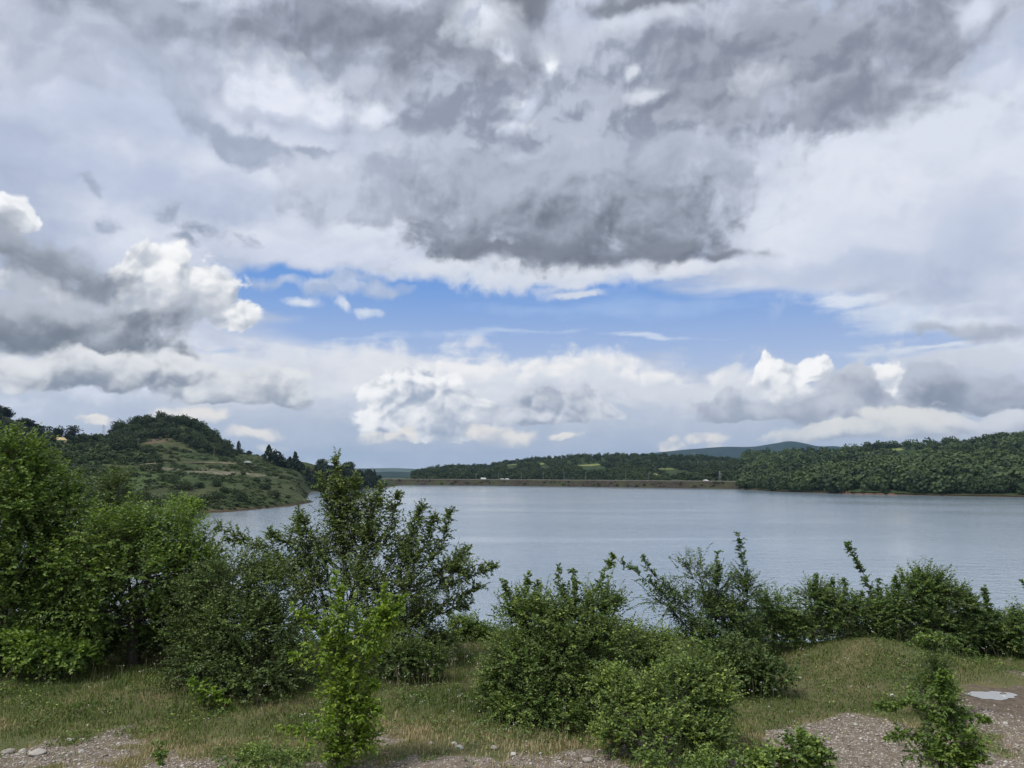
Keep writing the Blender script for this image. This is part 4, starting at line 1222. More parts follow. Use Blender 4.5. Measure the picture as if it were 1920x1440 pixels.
# ---- vehicles on the dam road
def vehicle(px, L_, Hh, label, cat, col, kind, Y=None, z=5.71, head=None):
    Y = dam_line(px) if Y is None else Y
    dx = ((px + 5 - 960) / F_PX * dam_line(px + 5)) - ((px - 5 - 960) / F_PX * dam_line(px - 5))
    dy = dam_line(px + 5) - dam_line(px - 5)
    rz = atan2(dy, dx) if head is None else head
    t = thing(kind, label, cat, ((px - 960) / F_PX * Y, Y, z), rz)
    paint = mat_flat('paint_' + kind + str(px), col, 0.35, 0.03, 1, 0.5)
    glass = mat_flat('vehicle_glass', (0.03, 0.035, 0.04), 0.08, 0.05, 1, 0.6)
    tyre = mat_flat('tyre_rubber', (0.02, 0.02, 0.02), 0.8)
    w = 1.8 if Hh < 2 else 2.3
    mb = MB()
    if kind == 'parked_car' or kind == 'car':
        pr = [(-L_/2, .35), (-L_/2, .85), (-L_*.42, 1.0), (-L_*.30, Hh), (L_*.12, Hh), (L_*.28, 1.0), (L_*.46, .88), (L_/2, .6), (L_/2, .35)]
    else:
        pr = [(-L_/2, .5), (-L_/2, Hh), (L_*.22, Hh), (L_*.22, Hh*.9), (L_*.38, Hh*.88), (L_*.47, Hh*.55), (L_/2, Hh*.45), (L_/2, .5)]
    n = len(pr)
    V = [(x, -w/2, zz) for x, zz in pr] + [(x, w/2, zz) for x, zz in pr]
    o = bpy.data.meshes.new('body')
    o.from_pydata(V, [], [tuple(range(n))[::1], tuple(range(2*n-1, n-1, -1))] + [(i, i + n, (i + 1) % n + n, (i + 1) % n) for i in range(n)])
    o.materials.append(paint); ob = bpy.data.objects.new('body', o); COL.objects.link(ob); ob.parent = t
    bv_ = ob.modifiers.new('bevel', 'BEVEL'); bv_.width = 0.06; bv_.segments = 2
    MB().box((-L_*.09 if Hh < 2 else L_*.34, 0, 1.0 + (Hh-1.0)*.5 if Hh < 2 else Hh*.72), (L_*.42 if Hh < 2 else L_*.1, w + .02, (Hh-1.0)*.6 if Hh < 2 else Hh*.22), 0, 0.93).obj('windows', glass, t)
    for sx in (-.3, .32):
        for sy in (-1, 1):
            mw = MB()
            mw.tube([(sx*L_, sy*(w/2 - .2), .34), (sx*L_, sy*(w/2 + .02), .34)], [.34, .34], 14)
            a_ = [(sx*L_ + .34*cos(q/14*2*pi), sy*(w/2+.02), .34 + .34*sin(q/14*2*pi)) for q in range(14)] + [(sx*L_, sy*(w/2+.03), .34)]
            mw.add(a_, None, [(q, (q+1) % 14, 14) for q in range(14)])
            mw.obj('wheel', tyre, t)
    return t
vehicle(907, 5.2, 2.1, 'white box van driving on the dam near its left end', 'van', (0.75, 0.75, 0.74), 'van')
vehicle(942, 4.4, 1.5, 'silver car on the dam just behind the white van', 'car', (0.5, 0.51, 0.52), 'car')
vehicle(951, 4.3, 1.5, 'white car on the dam, rightmost of the short queue behind the van', 'car', (0.7, 0.7, 0.7), 'car')
vehicle(1321, 4.5, 1.5, 'lone white car near the right end of the dam', 'car', (0.75, 0.75, 0.75), 'car')

# ================================================================ LEFT HILLSIDE: trees, shrubs, poles, houses
def spot(px, py, surf='hillside'):
    h = hit(px, py, surf)
    return h
def put(proto, px, py, s, rz, label=None, group=None, sz=None):
    h = spot(px, py)
    if h is None: return None
    return dup(proto, (h.x, h.y, h.z - 0.25), rz, s, label, group, sz)
rs = np.random.RandomState(21)
KN = 'trees of the wood on the knoll'
knoll = [far_tree('knoll_tree', 'dark rounded tree in the dense wood covering the knoll', 'tree', (0, 0, -50), 7 + k * 0.5, 8 + k * 0.6, 300 + k,
                  leaf_far, 'round', 230, 0.62, KN, 3, zb=0.0, tint=0.30) for k in range(4)]
used = set()
def knoll_label(px):
    return ('dark rounded tree in the dense wood on the left flank of the knoll' if px < 262 else
            'dark rounded tree in the dense wood on the middle of the knoll' if px < 352 else 'dark rounded tree in the dense wood on the right flank of the knoll')
def knoll_put(x, Y, s):
    z = ground_at('hillside', x, Y)
    if z is None: return
    k = rs.randint(4)
    if k not in used:
        used.add(k); t = knoll[k]; t['label'] = knoll_label(x / Y * F_PX + 960); t.location = (x, Y, z - 0.3); t.scale = (s, s, s)
    else:
        dup(knoll[k], (x, Y, z - 0.3), rs.rand() * 6, s, knoll_label(x / Y * F_PX + 960))
cnt = 0
def in_knoll(px, Y):
    lo = float(np.interp(px, [200, 225, 250, 262, 300, 345, 400, 440, 460], [500, 490, 500, 535, 545, 542, 530, 572, 608]))
    return lo < Y < 628
for _ in range(2400):
    if cnt > 285: break
    px = 196 + 262 * rs.rand(); Y = 488 + 142 * rs.rand()
    if not in_knoll(px, Y): continue
    if ((px - 320) / 18) ** 2 + ((Y - 551) / 8) ** 2 < 1 or ((px - 288) / 12) ** 2 + ((Y - 538) / 8) ** 2 < 1: continue
    knoll_put((px - 960) / F_PX * Y, Y, (0.55 + 0.5 * rs.rand()) * (0.6 if px > 430 else 1)); cnt += 1
# single outline trees on top of the knoll
for px, py, H, W_, lab in ((303, 793, 8.5, 9.5, 'spreading tree that stands highest on the top of the knoll'),
                           (222, 816, 7.5, 9, 'ragged open tree at the left edge of the knoll wood'),
                           (362, 800, 6.5, 8, 'round dark tree at the right shoulder of the knoll top'),
                           (420, 834, 6.5, 7, 'ragged tree on the steep right slope of the knoll')):
    h = at(px, py, 606)
    z = ground_at('hillside', h.x, 606)
    far_tree('knoll_tree', lab, 'tree', (h.x, 606, (z or h.z) - 0.3), H, W_, int(px), leaf_far, 'round', 300, 0.6, KN, 3, zb=0.25, tint=0.25)
# ridge wood on the far left skyline
RG = 'trees of the dark ridge at the left edge'
rg = [far_tree('ridge_tree', 'dark tree in the closed wood along the ridge at the left edge', 'tree', (0, 0, -50), 7, 8 + k, 350 + k, leaf_dark, 'round', 230, 0.6, RG, 3, zb=0.0, tint=0.5) for k in range(3)]
ru = set(); cnt = 0
for _ in range(900):
    if cnt > 95: break
    px = -60 + 250 * rs.rand()
    Yc = float(np.interp(px, [-200, 0, 60, 120, 190], [480, 480, 520, 560, 580])); Y = Yc - 75 * rs.rand() ** 1.3 + 5
    x = (px - 960) / F_PX * Y; z = ground_at('hillside', x, Y)
    s = (0.5 + 0.4 * rs.rand()) * (0.75 if px > 100 else 1.0); k = rs.randint(3); cnt += 1
    if k not in ru:
        ru.add(k); rg[k].location = (x, Y, z - .3); rg[k].scale = (s, s, s)
    else: dup(rg[k], (x, Y, z - .3), rs.rand() * 6, s)
for px, py, H, W_, lab, k in ((10, 778, 6.5, 6, 'ragged tree sticking up from the ridge at the left edge', 3), (137, 826, 10.5, 11.5, 'large round dark tree standing alone on the skyline left of the pylon', 4),
                            (108, 824, 7.5, 8, 'dark bushy tree on the skyline beside the large round one', 5)):
    Y = {3: 478, 4: 548, 5: 545}[k]; h = at(px, py, Y); z = ground_at('hillside', h.x, Y)
    far_tree('hill_tree', lab, 'tree', (h.x, Y, z - .4), H, W_, 400 + k, leaf_dark, 'round', 420, 0.6, None, 3, zb=0.05, tint=0.5)
# skyline trees right of the knoll
def sky_tree(px, pyb, H, W_, lab, shape, seed, mat=leaf_dark, Y=None, cl=0.5, n=260, zb=0.1, name='hill_tree'):
    h = spot(px, pyb)
    if h is None or (Y is not None):
        hh = at(px, pyb, Y or 620); z = ground_at('hillside', hh.x, hh.y); h = Vector((hh.x, hh.y, z if z else hh.z))
    return far_tree(name, lab, 'tree', (h.x, h.y, h.z - .3), H, W_, seed, mat, shape, n, cl, None, 3, zb=zb, tint=0.45)
sky_tree(447, 843, 10.5, 3.6, 'slim upright poplar alone on the skyline right of the knoll', 'poplar', 501, Y=615, name='poplar')
sky_tree(467, 850, 4.6, 4.8, 'small round tree just right of the slim poplar on the skyline', 'round', 502, Y=620, zb=-0.1)
sky_tree(460, 850, 2.6, 3.6, 'low bush between the poplar and the small round tree', 'round', 503, Y=620, zb=-0.3)
sky_tree(494, 857, 4.6, 4.4, 'small round tree at the left foot of the pine group', 'round', 504, Y=622, zb=-0.1)
for i, (px, pyb, H, W_) in enumerate([(503, 873, 12.5, 9), (513, 874, 14, 11), (522, 877, 11, 10), (531, 878, 8, 8), (543, 880, 8.5, 6), (553, 880, 13, 8.5), (562, 882, 9.5, 8),
                                      (577, 884, 9.5, 7), (588, 885, 12, 8.5), (598, 886, 9, 8)]):
    sky_tree(px, pyb, H, W_, ['leftmost tall dark pine of the skyline group', 'broad tall dark pine second from the left in the group', 'dark pine third from the left in the skyline group',
        'lower dark pine with bushy crown left of the gap', 'dark pointed pine right after the gap in the group', 'tallest pointed pine in the middle of the row', 'dark pine right of the tallest pointed one',
        'narrow dark pine further right in the row', 'pointed pine left of the top of the leafy foreground tree', 'dark pine half hidden by the leafy foreground tree'][i], 'pine' if i not in (1, 2, 3, 6) else 'round', 520 + i, Y=590 - i * 1.5, cl=0.9, n=300, zb=-0.1, name='pine_tree')
for i, (px, pyb, H, W_, Y) in enumerate([(612, 888, 10, 8, 620), (628, 889, 12, 8, 620), (645, 892, 13, 9, 625), (660, 895, 10, 7, 630), (670, 897, 9, 7, 640), (684, 899, 7, 7, 650), (697, 902, 7.5, 8, 660), (706, 905, 6, 8, 670), (716, 906, 5.5, 7, 700),
                                      (655, 905, 6, 7, 610), (672, 907, 5, 8, 620), (640, 904, 6, 7, 606), (625, 902, 6, 7, 600), (690, 909, 4, 7, 650)]):
    sky_tree(px, pyb, H * (1.4 if px > 605 and pyb < 900 else 0.9), W_ * 1.2, ['dark tree on the skyline behind the top of the leafy tree', 'dark broad tree behind the tip of the leafy foreground tree', 'dark tall tree on the skyline right behind the leafy tip',
       'pointed dark tree right of the leafy tip', 'second pointed dark tree right of the leafy tip', 'dark tree where the skyline wood drops towards the lake', 'dark rounded tree low on the point',
       'low dark tree near the end of the point', 'last low dark tree before the dam', 'dark bush by the water below the skyline wood', 'wide dark bush by the water near the point', 'dark bush just below the skyline wood', 'dark bush left of the others below the skyline wood',
       'lowest dark bush beside the lake at the point'][i], 'round' if i not in (3, 4) else 'pine', 560 + i, Y=Y, cl=0.8, n=220, zb=-0.1)
sky_tree(702, 893, 9, 2.4, 'narrow pointed tree standing alone at the end of the point', 'poplar', 590, Y=760, name='poplar')

PG = 'dark trees on the low point left of the dam'
pt = None
for i in range(34):
    px = 598 + 128 * rs.rand(); Yt = float(np.interp(px, [598, 650, 700, 728], [610, 625, 672, 725])) + 45 * rs.rand()
    x = (px - 960) / F_PX * Yt; z = ground_at('hillside', x, Yt)
    if z is None or z < 0.5: continue
    s_ = (0.7 + 0.5 * rs.rand()) * float(np.interp(px, [600, 690, 728], [1.1, 0.75, 0.45]))
    if pt is None:
        pt = far_tree('point_tree', 'dark tree in the wood on the low point just left of the dam', 'tree', (x, Yt, z - .3), 11, 10.5, 599, leaf_dark, 'round', 320, 0.8, PG, 3, zb=0.0, tint=0.6)
        pt.scale = (s_, s_, s_)
    else:
        dup(pt, (x, Yt, z - .3), rs.rand() * 6, s_)
# scrub on the slopes: many separate shrubs
SG = 'shrubs scattered over the grassy hillside'
scr = [far_tree('hillside_shrub', 'rounded green shrub among the others scattered over the grassy hillside', 'shrub', (0, 0, -50), 3.0, 4.2 + 0.5 * k, 620 + k, leaf_scrub if k else leaf_far,
                'round', 130, 0.45, SG, 3, zb=-0.35, tint=0.4) for k in range(4)]
su = set()
def scrub(px, py, s, rz, lab):
    h = spot(px, py)
    if h is None or h.z < 0.3: return
    k = rs.randint(4)
    if k not in su: su.add(k); scr[k].location = (h.x, h.y, h.z - .2); scr[k].scale = (s, s, s); scr[k]['label'] = lab
    else: dup(scr[k], (h.x, h.y, h.z - .2), rz, s * (0.85 + 0.5 * rs.rand()), lab, None, s * (0.5 + 0.5 * rs.rand()))
areas = [ # px0, px1, py0, py1, count, scale lo, hi, where
    (60, 235, 826, 862, 58, 1.4, 2.2, 'dark scrub bush in the thicket below the left ridge and houses'), (120, 270, 843, 872, 34, 1.2, 1.8, 'green scrub bush on the slope below the left ridge thicket'),
    (230, 300, 840, 870, 20, 0.9, 1.5, 'scrub bush on the grass left below the knoll, near the wooden pole'), (290, 450, 842, 852, 12, 0.7, 1.2, 'low bush along the lower edge of the knoll wood'),
    (180, 300, 866, 885, 12, 0.8, 1.3, 'round bush at the left end of the grassy slope'), (300, 480, 852, 880, 24, 0.35, 1.0, 'small bush on the grass beside the dirt track'),
    (340, 500, 870, 890, 12, 0.35, 0.8, 'small bush on the stony slope below the dirt track'), (470, 600, 872, 892, 14, 0.4, 0.9, 'small bush on the grass below the pine group'),
    (230, 600, 850, 905, 34, 0.25, 0.6, 'tiny shrub dotted on the open hillside grass'), (500, 600, 884, 910, 14, 0.5, 0.9, 'bush on the slope of the grassy point'),
    (280, 340, 885, 905, 9, 0.8, 1.2, 'bush in the left part of the near slope'), (120, 280, 884, 915, 14, 0.5, 1.0, 'bush on the grass behind the tops of the left trees'),
    (60, 200, 870, 900, 10, 0.8, 1.4, 'bush on the far left slope above the left trees'), (540, 690, 890, 912, 30, 0.7, 1.3, 'dark bush on the low land behind the top of the open tree')]
for a in areas:
    for _ in range(a[4]):
        scrub(a[0] + (a[1] - a[0]) * rs.rand(), a[2] + (a[3] - a[2]) * rs.rand(), a[5] + (a[6] - a[5]) * rs.rand(), rs.rand() * 6, a[7])
# the larger bushes on the near slope and by the water
for i, (px, pyb, H, W_, lab) in enumerate([
        (345, 918, 3.6, 8.5, 'wide dark bush left of the pair above the water'), (372, 915, 3.0, 5, 'dark bush in the middle of the grassy slope'), (405, 912, 4.6, 6, 'tall dark bush in the middle of the near slope'),
        (325, 906, 3.6, 6.5, 'bush on the upper near slope left of the tall dark one'), (380, 948, 4.6, 7.5, 'big round dark bush at the water left of the shore bend'), (362, 948, 4.0, 6, 'dark green bush at the water beside the big round one'),
        (405, 938, 4.4, 6.5, 'bush low on the slope just above the shore'), (420, 926, 3.4, 5, 'small bush between the low bush and the round one'), (452, 940, 5.2, 7.0, 'large round dark bush alone above the shore'),
        (437, 928, 3.4, 5.5, 'bush joined to the back of the large round one'), (513, 933, 4.2, 5.2, 'single dark bush near the tip of the grassy point'), (495, 918, 2.6, 6.0, 'low wide bush behind the single one on the point'),
        (481, 903, 2.8, 4.4, 'compact dark bush halfway up the point slope'), (539, 934, 1.7, 2.0, 'tiny shrub nearest the tip of the grassy point'), (300, 948, 4.6, 8.0, 'dense bush at the water behind the left leafy tree'),
        (270, 940, 4.6, 9.0, 'broad bush behind the left leafy tree by the lake'), (330, 944, 4.4, 8.0, 'bush at the shore left of the pale one'), (235, 930, 4.5, 8.0, 'tall loose bush behind the left trees on the slope'),
        (200, 920, 5.0, 8.0, 'bush highest on the slope behind the left trees'), (170, 935, 4.5, 8.0, 'lowest bush behind the left trees')]):
    h = spot(px, pyb)
    if h is None: h = at(px, pyb, 290)
    far_tree('hillside_shrub', lab, 'shrub', (h.x, h.y, h.z - .3), H, W_, 660 + i, leaf_far if i % 3 else leaf_scrub, 'round', 420, 0.34, None, 3, zb=-0.35, tint=0.32)

# ---- wooden power poles
wood = mat_flat('pole_wood', (0.20, 0.17, 0.09), 0.85, 0.2, 2.0)
def pole(px, pyb, H, lab, Y=None):
    h = spot(px, pyb); h = h if h is not None else at(px, pyb, 500)
    t = thing('power_pole', lab, 'pole', (h.x, h.y, h.z - 0.2), 0.2)
    MB().tube([(0, 0, -0.3), (0, 0, H * .5), (0, 0, H)], [0.2, 0.17, 0.13], 8).obj('pole', wood, t, True)
    m_ = MB()
    m_.box((0, 0, H - 0.8), (1.9, 0.14, 0.16)); m_.obj('crossarm', wood, t)
    for sx in (-.8, 0, .8):
        MB().tube([(sx, 0, H - .72 if sx else H), (sx, 0, H - .5 if sx else H + .25)], [0.07, 0.04], 6).obj('insulator', mat_flat('insulator_glass', (0.3, 0.32, 0.3), 0.3), t)
pole(258, 845, 8.0, 'wooden pole on the slope left below the knoll')
pole(401, 856, 7.0, 'wooden pole below the right end of the knoll wood')
# ---- houses half hidden at the far left
def house(px, py, Y, wd, dp, hh, roofc, wallc, lab, rz=0.2):
    hpt = at(px, py, Y); z = ground_at('hillside', hpt.x, Y) or hpt.z
    z = hpt.z
    t = thing('house', lab, 'house', (hpt.x, Y, z), rz)
    wall = mat_flat('render_' + str(px), wallc, 0.9, 0.08); rf = mat_flat('roofing_' + str(px), roofc, 0.8, 0.15)
    MB().box((0, 0, hh / 2 - 3), (wd, dp, hh + 6)).obj('wall', wall, t)
    V = [(-wd/2-.4, -dp/2-.4, hh), (wd/2+.4, -dp/2-.4, hh), (wd/2+.4, dp/2+.4, hh), (-wd/2-.4, dp/2+.4, hh), (-wd/2+.6, 0, hh + 1.7), (wd/2-.6, 0, hh + 1.7)]
    make_obj('roof', V, [np.array([(0, 1, 5, 4), (2, 3, 4, 5)]), np.array([(1, 2, 5), (3, 0, 4)])], rf, False, None, t)
    g = mat_flat('window_dark', (0.03, 0.035, 0.04), 0.2)
    for k in (-1, 1):
        MB().box((k * wd * .27, -dp/2 - .02, hh * .55), (wd * .15, .06, hh * .34)).obj('window', g, t)
    return t
house(86, 829, 500, 5.5, 5, 2.2, (0.55, 0.55, 0.56), (0.6, 0.58, 0.52), 'small pale grey roofed house left of the yellow one among the scrub')
house(111, 833, 500, 6.5, 6, 2.6, (0.50, 0.40, 0.20), (0.62, 0.52, 0.28), 'small yellow house showing above the scrub below the round tree')
h = spot(467, 869)
if h is not None:
    vehicle(467, 4.4, 1.5, 'tiny white car parked on the grassy track right of the knoll', 'car', (0.75, 0.75, 0.75), 'parked_car', h.y, h.z + 0.05, 0.2)
# dirt track across the slope
V = []
tr = [(250, 872), (300, 868), (350, 867), (400, 867), (440, 869), (480, 873), (520, 878), (560, 881), (590, 884)]
for px, py in tr:
    h = spot(px, py)
    if h is None: continue
    for dy in (-2.2, 2.2):
        z = ground_at('hillside', h.x, h.y + dy); V.append((h.x, h.y + dy, (z if z else h.z) + 0.12))
Q = [(2*i, 2*i+2, 2*i+3, 2*i+1) for i in range(len(V)//2 - 1)]
o = make_obj('dirt_track', V, np.array(Q), mat_flat('dry_earth', (0.15, 0.135, 0.085), 0.95, 0.2, 0.5), True); o['kind'] = 'structure'

# low scrub, bracken and rough tufts over the whole slope: too many to count
rs = np.random.RandomState(140)
tp = [far_crown(np.random.RandomState(800 + k), 1.0, 1.6, 16, 0.5, 2, 'round', 0.45, -0.4) for k in range(5)]
VV, QQ, TT, off = [], [], [], 0
for _ in range(16000):
    px = 60 + 560 * rs.rand(); Y = 255 + 370 * rs.rand()
    x = (px - 960) / F_PX * Y
    f_ = perlin(np.array([x * 0.035]), np.array([Y * 0.035]))[0] + 0.6 * perlin(np.array([x * 0.11]), np.array([Y * 0.11]))[0]
    if f_ < 0.0 + 0.25 * rs.rand() - (0.25 if px < 260 else 0.0): continue
    z = ground_at('hillside', x, Y)
    if z is None or z < 0.6: continue
    V, Q, T = tp[rs.randint(5)]; s_ = 0.5 + 1.1 * rs.rand() ** 2
    VV.append(V * [s_, s_, s_ * 0.7] + [x, Y, z - 0.1]); QQ.append(Q + off); off += len(V); TT.append(np.clip(T + 0.3 * rs.normal(), 0, 1))
o = make_obj('low_scrub', np.concatenate(VV), np.concatenate(QQ), leaf_scrub, False, {'tint': np.concatenate(TT)})
o['kind'] = 'stuff'; o['label'] = 'low scrub and rough tufts spread over the left hillside'

# ================================================================ BUSHES AND TREES ON THE NEAR BANK
lf_left = mat_leaf('elm_leaves', (0.066, 0.116, 0.026), (0.150, 0.232, 0.043), (0.25, 0.36, 0.065), 0.30)
lf_dark = mat_leaf('hawthorn_leaves', (0.048, 0.085, 0.025), (0.123, 0.182, 0.045), (0.206, 0.288, 0.064), 0.22)
lf_olive = mat_leaf('dark_open_leaves', (0.063, 0.100, 0.032), (0.138, 0.194, 0.053), (0.207, 0.269, 0.074), 0.22)
lf_bright = mat_leaf('sapling_leaves', (0.10, 0.175, 0.020), (0.215, 0.32, 0.036), (0.31, 0.41, 0.055), 0.35)
lf_mid = mat_leaf('bush_leaves', (0.063, 0.111, 0.032), (0.153, 0.227, 0.054), (0.280, 0.371, 0.078), 0.26)
lf_acacia = mat_leaf('locust_leaves', (0.054, 0.100, 0.030), (0.121, 0.196, 0.049), (0.230, 0.297, 0.068), 0.30)
lf_pale = mat_leaf('pale_sapling_leaves', (0.081, 0.135, 0.061), (0.176, 0.250, 0.115), (0.270, 0.324, 0.135), 0.30)
bk = mat_bark(); bk2 = mat_bark('grey_bark', (0.07, 0.062, 0.052), (0.16, 0.145, 0.125))

grow('leafy_tree', 'tall leafy green tree filling the left edge of the picture', 'tree', gbase(40, 13.6),
     [lob(15, 868, 75, 44, 13.4), lob(75, 915, 56, 46, 13.4), lob(25, 960, 80, 65, 13.0), lob(120, 965, 66, 55, 13.6), lob(60, 1050, 95, 70, 13.2),
      lob(150, 1040, 50, 50, 14), lob(20, 1140, 85, 70, 13.2), lob(100, 1130, 80, 60, 13.5), lob(-70, 880, 70, 90, 13.6), lob(-80, 1050, 80, 110, 13.6)],
     lf_left, bk, 1, 0.058, 0.6, 0.9, 12, 0.38, 0.09, fork=0.9, tint0=0.28)
grow('leafy_tree', 'darker slim tree standing behind between the two left trees', 'tree', gbase(205, 16.5),
     [lob(215, 925, 38, 42, 16.5), lob(200, 985, 50, 45, 16.5), lob(245, 990, 38, 40, 16.4), lob(215, 1050, 55, 45, 16.5)],
     lf_dark, bk, 2, 0.045, 0.55, 0.9, 12, 0.42, 0.06, fork=1.2)
grow('leafy_tree', 'wide low tree with a dark bare trunk showing under its crown', 'tree', gbase(275, 13.4),
     [lob(230, 1010, 90, 40, 13.2), lob(315, 1005, 62, 42, 13.4), lob(170, 1070, 85, 50, 13.0), lob(270, 1085, 95, 50, 12.8), lob(125, 1120, 55, 50, 13.0),
      lob(360, 1065, 60, 55, 13.4), lob(345, 1130, 62, 42, 13.4), lob(190, 1150, 70, 34, 12.8, 40), lob(100, 1170, 60, 34, 13.1), lob(400, 1110, 40, 50, 13.2), lob(320, 1180, 50, 30, 13.4)],
     lf_left, bk, 3, 0.056, 0.6, 0.9, 12, 0.42, 0.10, fork=0.75, tint0=0.36, flat=0.9)
grow('pale_tree', 'small yellow green tree by the water above the wide low tree', 'tree', (at(345, 975, 60).x, 60, 3.0),
     [lob(335, 948, 24, 16, 60), lob(362, 950, 14, 12, 60), lob(345, 970, 34, 18, 60)], lf_left, bk, 31, 0.16, 0.6, 0.8, 10, 1.3, 0.12, fork=1.5, tint0=0.75)
grow('round_bush', 'big dense dark bush reaching the ground left of the bright sapling', 'bush', gbase(450, 12.2),
     [lob(420, 1100, 75, 50, 12.4), lob(490, 1110, 60, 55, 12.4), lob(380, 1160, 60, 55, 12.4), lob(450, 1180, 80, 60, 12.0), lob(520, 1180, 50, 60, 12.2),
      lob(400, 1240, 70, 50, 12.0), lob(480, 1260, 80, 55, 11.7), lob(440, 1300, 80, 35, 11.6), lob(355, 1262, 44, 40, 12.0), lob(350, 1210, 44, 44, 12.3), lob(545, 1250, 40, 60, 12.0)],
     lf_dark, bk, 4, 0.038, 0.6, 1.1, 14, 0.36, 0.05, tint0=0.36)
T5 = lambda px, py: at(px, py, 13.8)
grow('open_tree', 'tall open tree with small dark leaves, water glinting through its crown', 'tree', gbase(660, 13.9),
     [lob(640, 940, 34, 40, 13.9, None, .5), lob(695, 965, 46, 36, 13.9, None, .45), lob(785, 1015, 42, 36, 13.8, None, .4), lob(565, 1005, 38, 26, 13.9, None, .4), lob(850, 1075, 40, 24, 13.7, None, .4), lob(640, 985, 48, 50, 13.9, None, .4), lob(700, 1020, 62, 52, 13.8, None, .4), lob(600, 1040, 50, 34, 13.9, None, .4), lob(770, 1060, 56, 44, 13.8, None, .35),
      lob(530, 1062, 46, 24, 13.8, None, .4), lob(760, 1110, 66, 44, 13.6, None, .5), lob(680, 1100, 70, 50, 13.5, None, .7),
      lob(595, 1100, 58, 44, 13.7, None, .7), lob(780, 1170, 56, 46, 13.5, None, .8), lob(720, 1180, 60, 48, 13.4, None, .9), lob(560, 1160, 46, 46, 13.6, None, .9), lob(830, 1205, 36, 26, 13.6, None, .9)],
     lf_olive, bk, 5, 0.040, 0.64, 0.85, 13, 0.36, 0.05, fork=0.0, tint0=0.48, fill=0.9,
     shoots=[([T5(600, 1080), T5(500, 1030), T5(405, 985)], 60, 0.33), ([T5(560, 1070), T5(470, 1020), T5(425, 1010)], 45, 0.30), ([T5(600, 1080), T5(540, 1020), T5(505, 1000)], 51, 0.30),
             ([T5(640, 1040), T5(618, 960), T5(600, 895)], 66, 0.35), ([T5(650, 1040), T5(636, 930), T5(630, 860)], 90, 0.35), ([T5(660, 1040), T5(665, 960), T5(668, 900)], 66, 0.35),
             ([T5(680, 1040), T5(700, 960), T5(712, 915)], 60, 0.33), ([T5(700, 1050), T5(735, 970), T5(742, 925)], 51, 0.28), ([T5(720, 1080), T5(770, 1000), T5(792, 950)], 66, 0.33),
             ([T5(740, 1090), T5(800, 1020), T5(815, 968)], 51, 0.25), ([T5(760, 1110), T5(825, 1030), T5(846, 958)], 66, 0.28), ([T5(760, 1120), T5(845, 1060), T5(880, 1030)], 51, 0.30),
             ([T5(770, 1130), T5(860, 1085), T5(925, 1064)], 66, 0.30), ([T5(780, 1150), T5(860, 1120), T5(905, 1100)], 51, 0.28), ([T5(790, 1170), T5(850, 1140), T5(878, 1135)], 39, 0.25),
             ([T5(620, 1060), T5(575, 990), T5(560, 955)], 51, 0.30), ([T5(590, 1090), T5(520, 1060), T5(470, 1060)], 39, 0.28)])
grow('small_bush', 'small fresh green bush in the gap beside the water', 'bush', gbase(880, 15.6),
     [lob(868, 1182, 26, 24, 15.6), lob(905, 1190, 20, 18, 15.6), lob(885, 1200, 30, 14, 15.6)], lf_acacia, bk, 6, 0.045, 0.6, 0.9, 10, 0.25, 0.02, tint0=0.6)
# the bright sapling in front
Ys = 9.0
grow('sapling', 'bright yellow green sapling standing in front at the edge of the gravel', 'sapling', gbase(648, Ys),
     [lob(636, 1150, 40, 22, Ys, 30, .8), lob(600, 1180, 34, 16, Ys, 26, .8), lob(690, 1185, 36, 22, Ys, 30, .8), lob(722, 1160, 24, 22, Ys, 22, .8), lob(620, 1215, 50, 20, Ys, 40, .9),
      lob(680, 1225, 46, 20, Ys, 36, .9), lob(630, 1262, 56, 22, Ys, 44), lob(640, 1305, 56, 24, Ys, 44), lob(680, 1330, 34, 20, Ys, 32, .9), lob(640, 1350, 54, 22, Ys - .05, 44),
      lob(610, 1392, 42, 22, Ys, 36), lob(680, 1388, 34, 20, Ys, 30), lob(645, 1415, 40, 18, Ys, 34, .8)],
     lf_bright, bk2, 7, 0.041, 0.60, 0.42, 9, 0.21, 0.024, fork=0.3, tint0=0.42, flat=0.8, fill=0.9, gaps=0.85,
     shoots=[([at(645, 1250, Ys), at(640, 1160, Ys), at(630, 1080, Ys)], 40, 0.17), ([at(690, 1260, Ys), at(715, 1180, Ys), at(722, 1102, Ys)], 34, 0.17),
             ([at(640, 1220, Ys), at(590, 1170, Ys), at(545, 1140, Ys)], 26, 0.12), ([at(700, 1220, Ys), at(735, 1170, Ys), at(755, 1120, Ys)], 26, 0.13),
             ([at(640, 1280, Ys), at(590, 1245, Ys), at(546, 1228, Ys)], 18, 0.10), ([at(630, 1400, Ys), at(580, 1370, Ys), at(518, 1366, Ys)], 18, 0.09),
             ([at(660, 1330, Ys), at(700, 1290, Ys), at(708, 1282, Ys)], 16, 0.11), ([at(660, 1370, Ys), at(700, 1335, Ys), at(706, 1330, Ys)], 14, 0.1)])
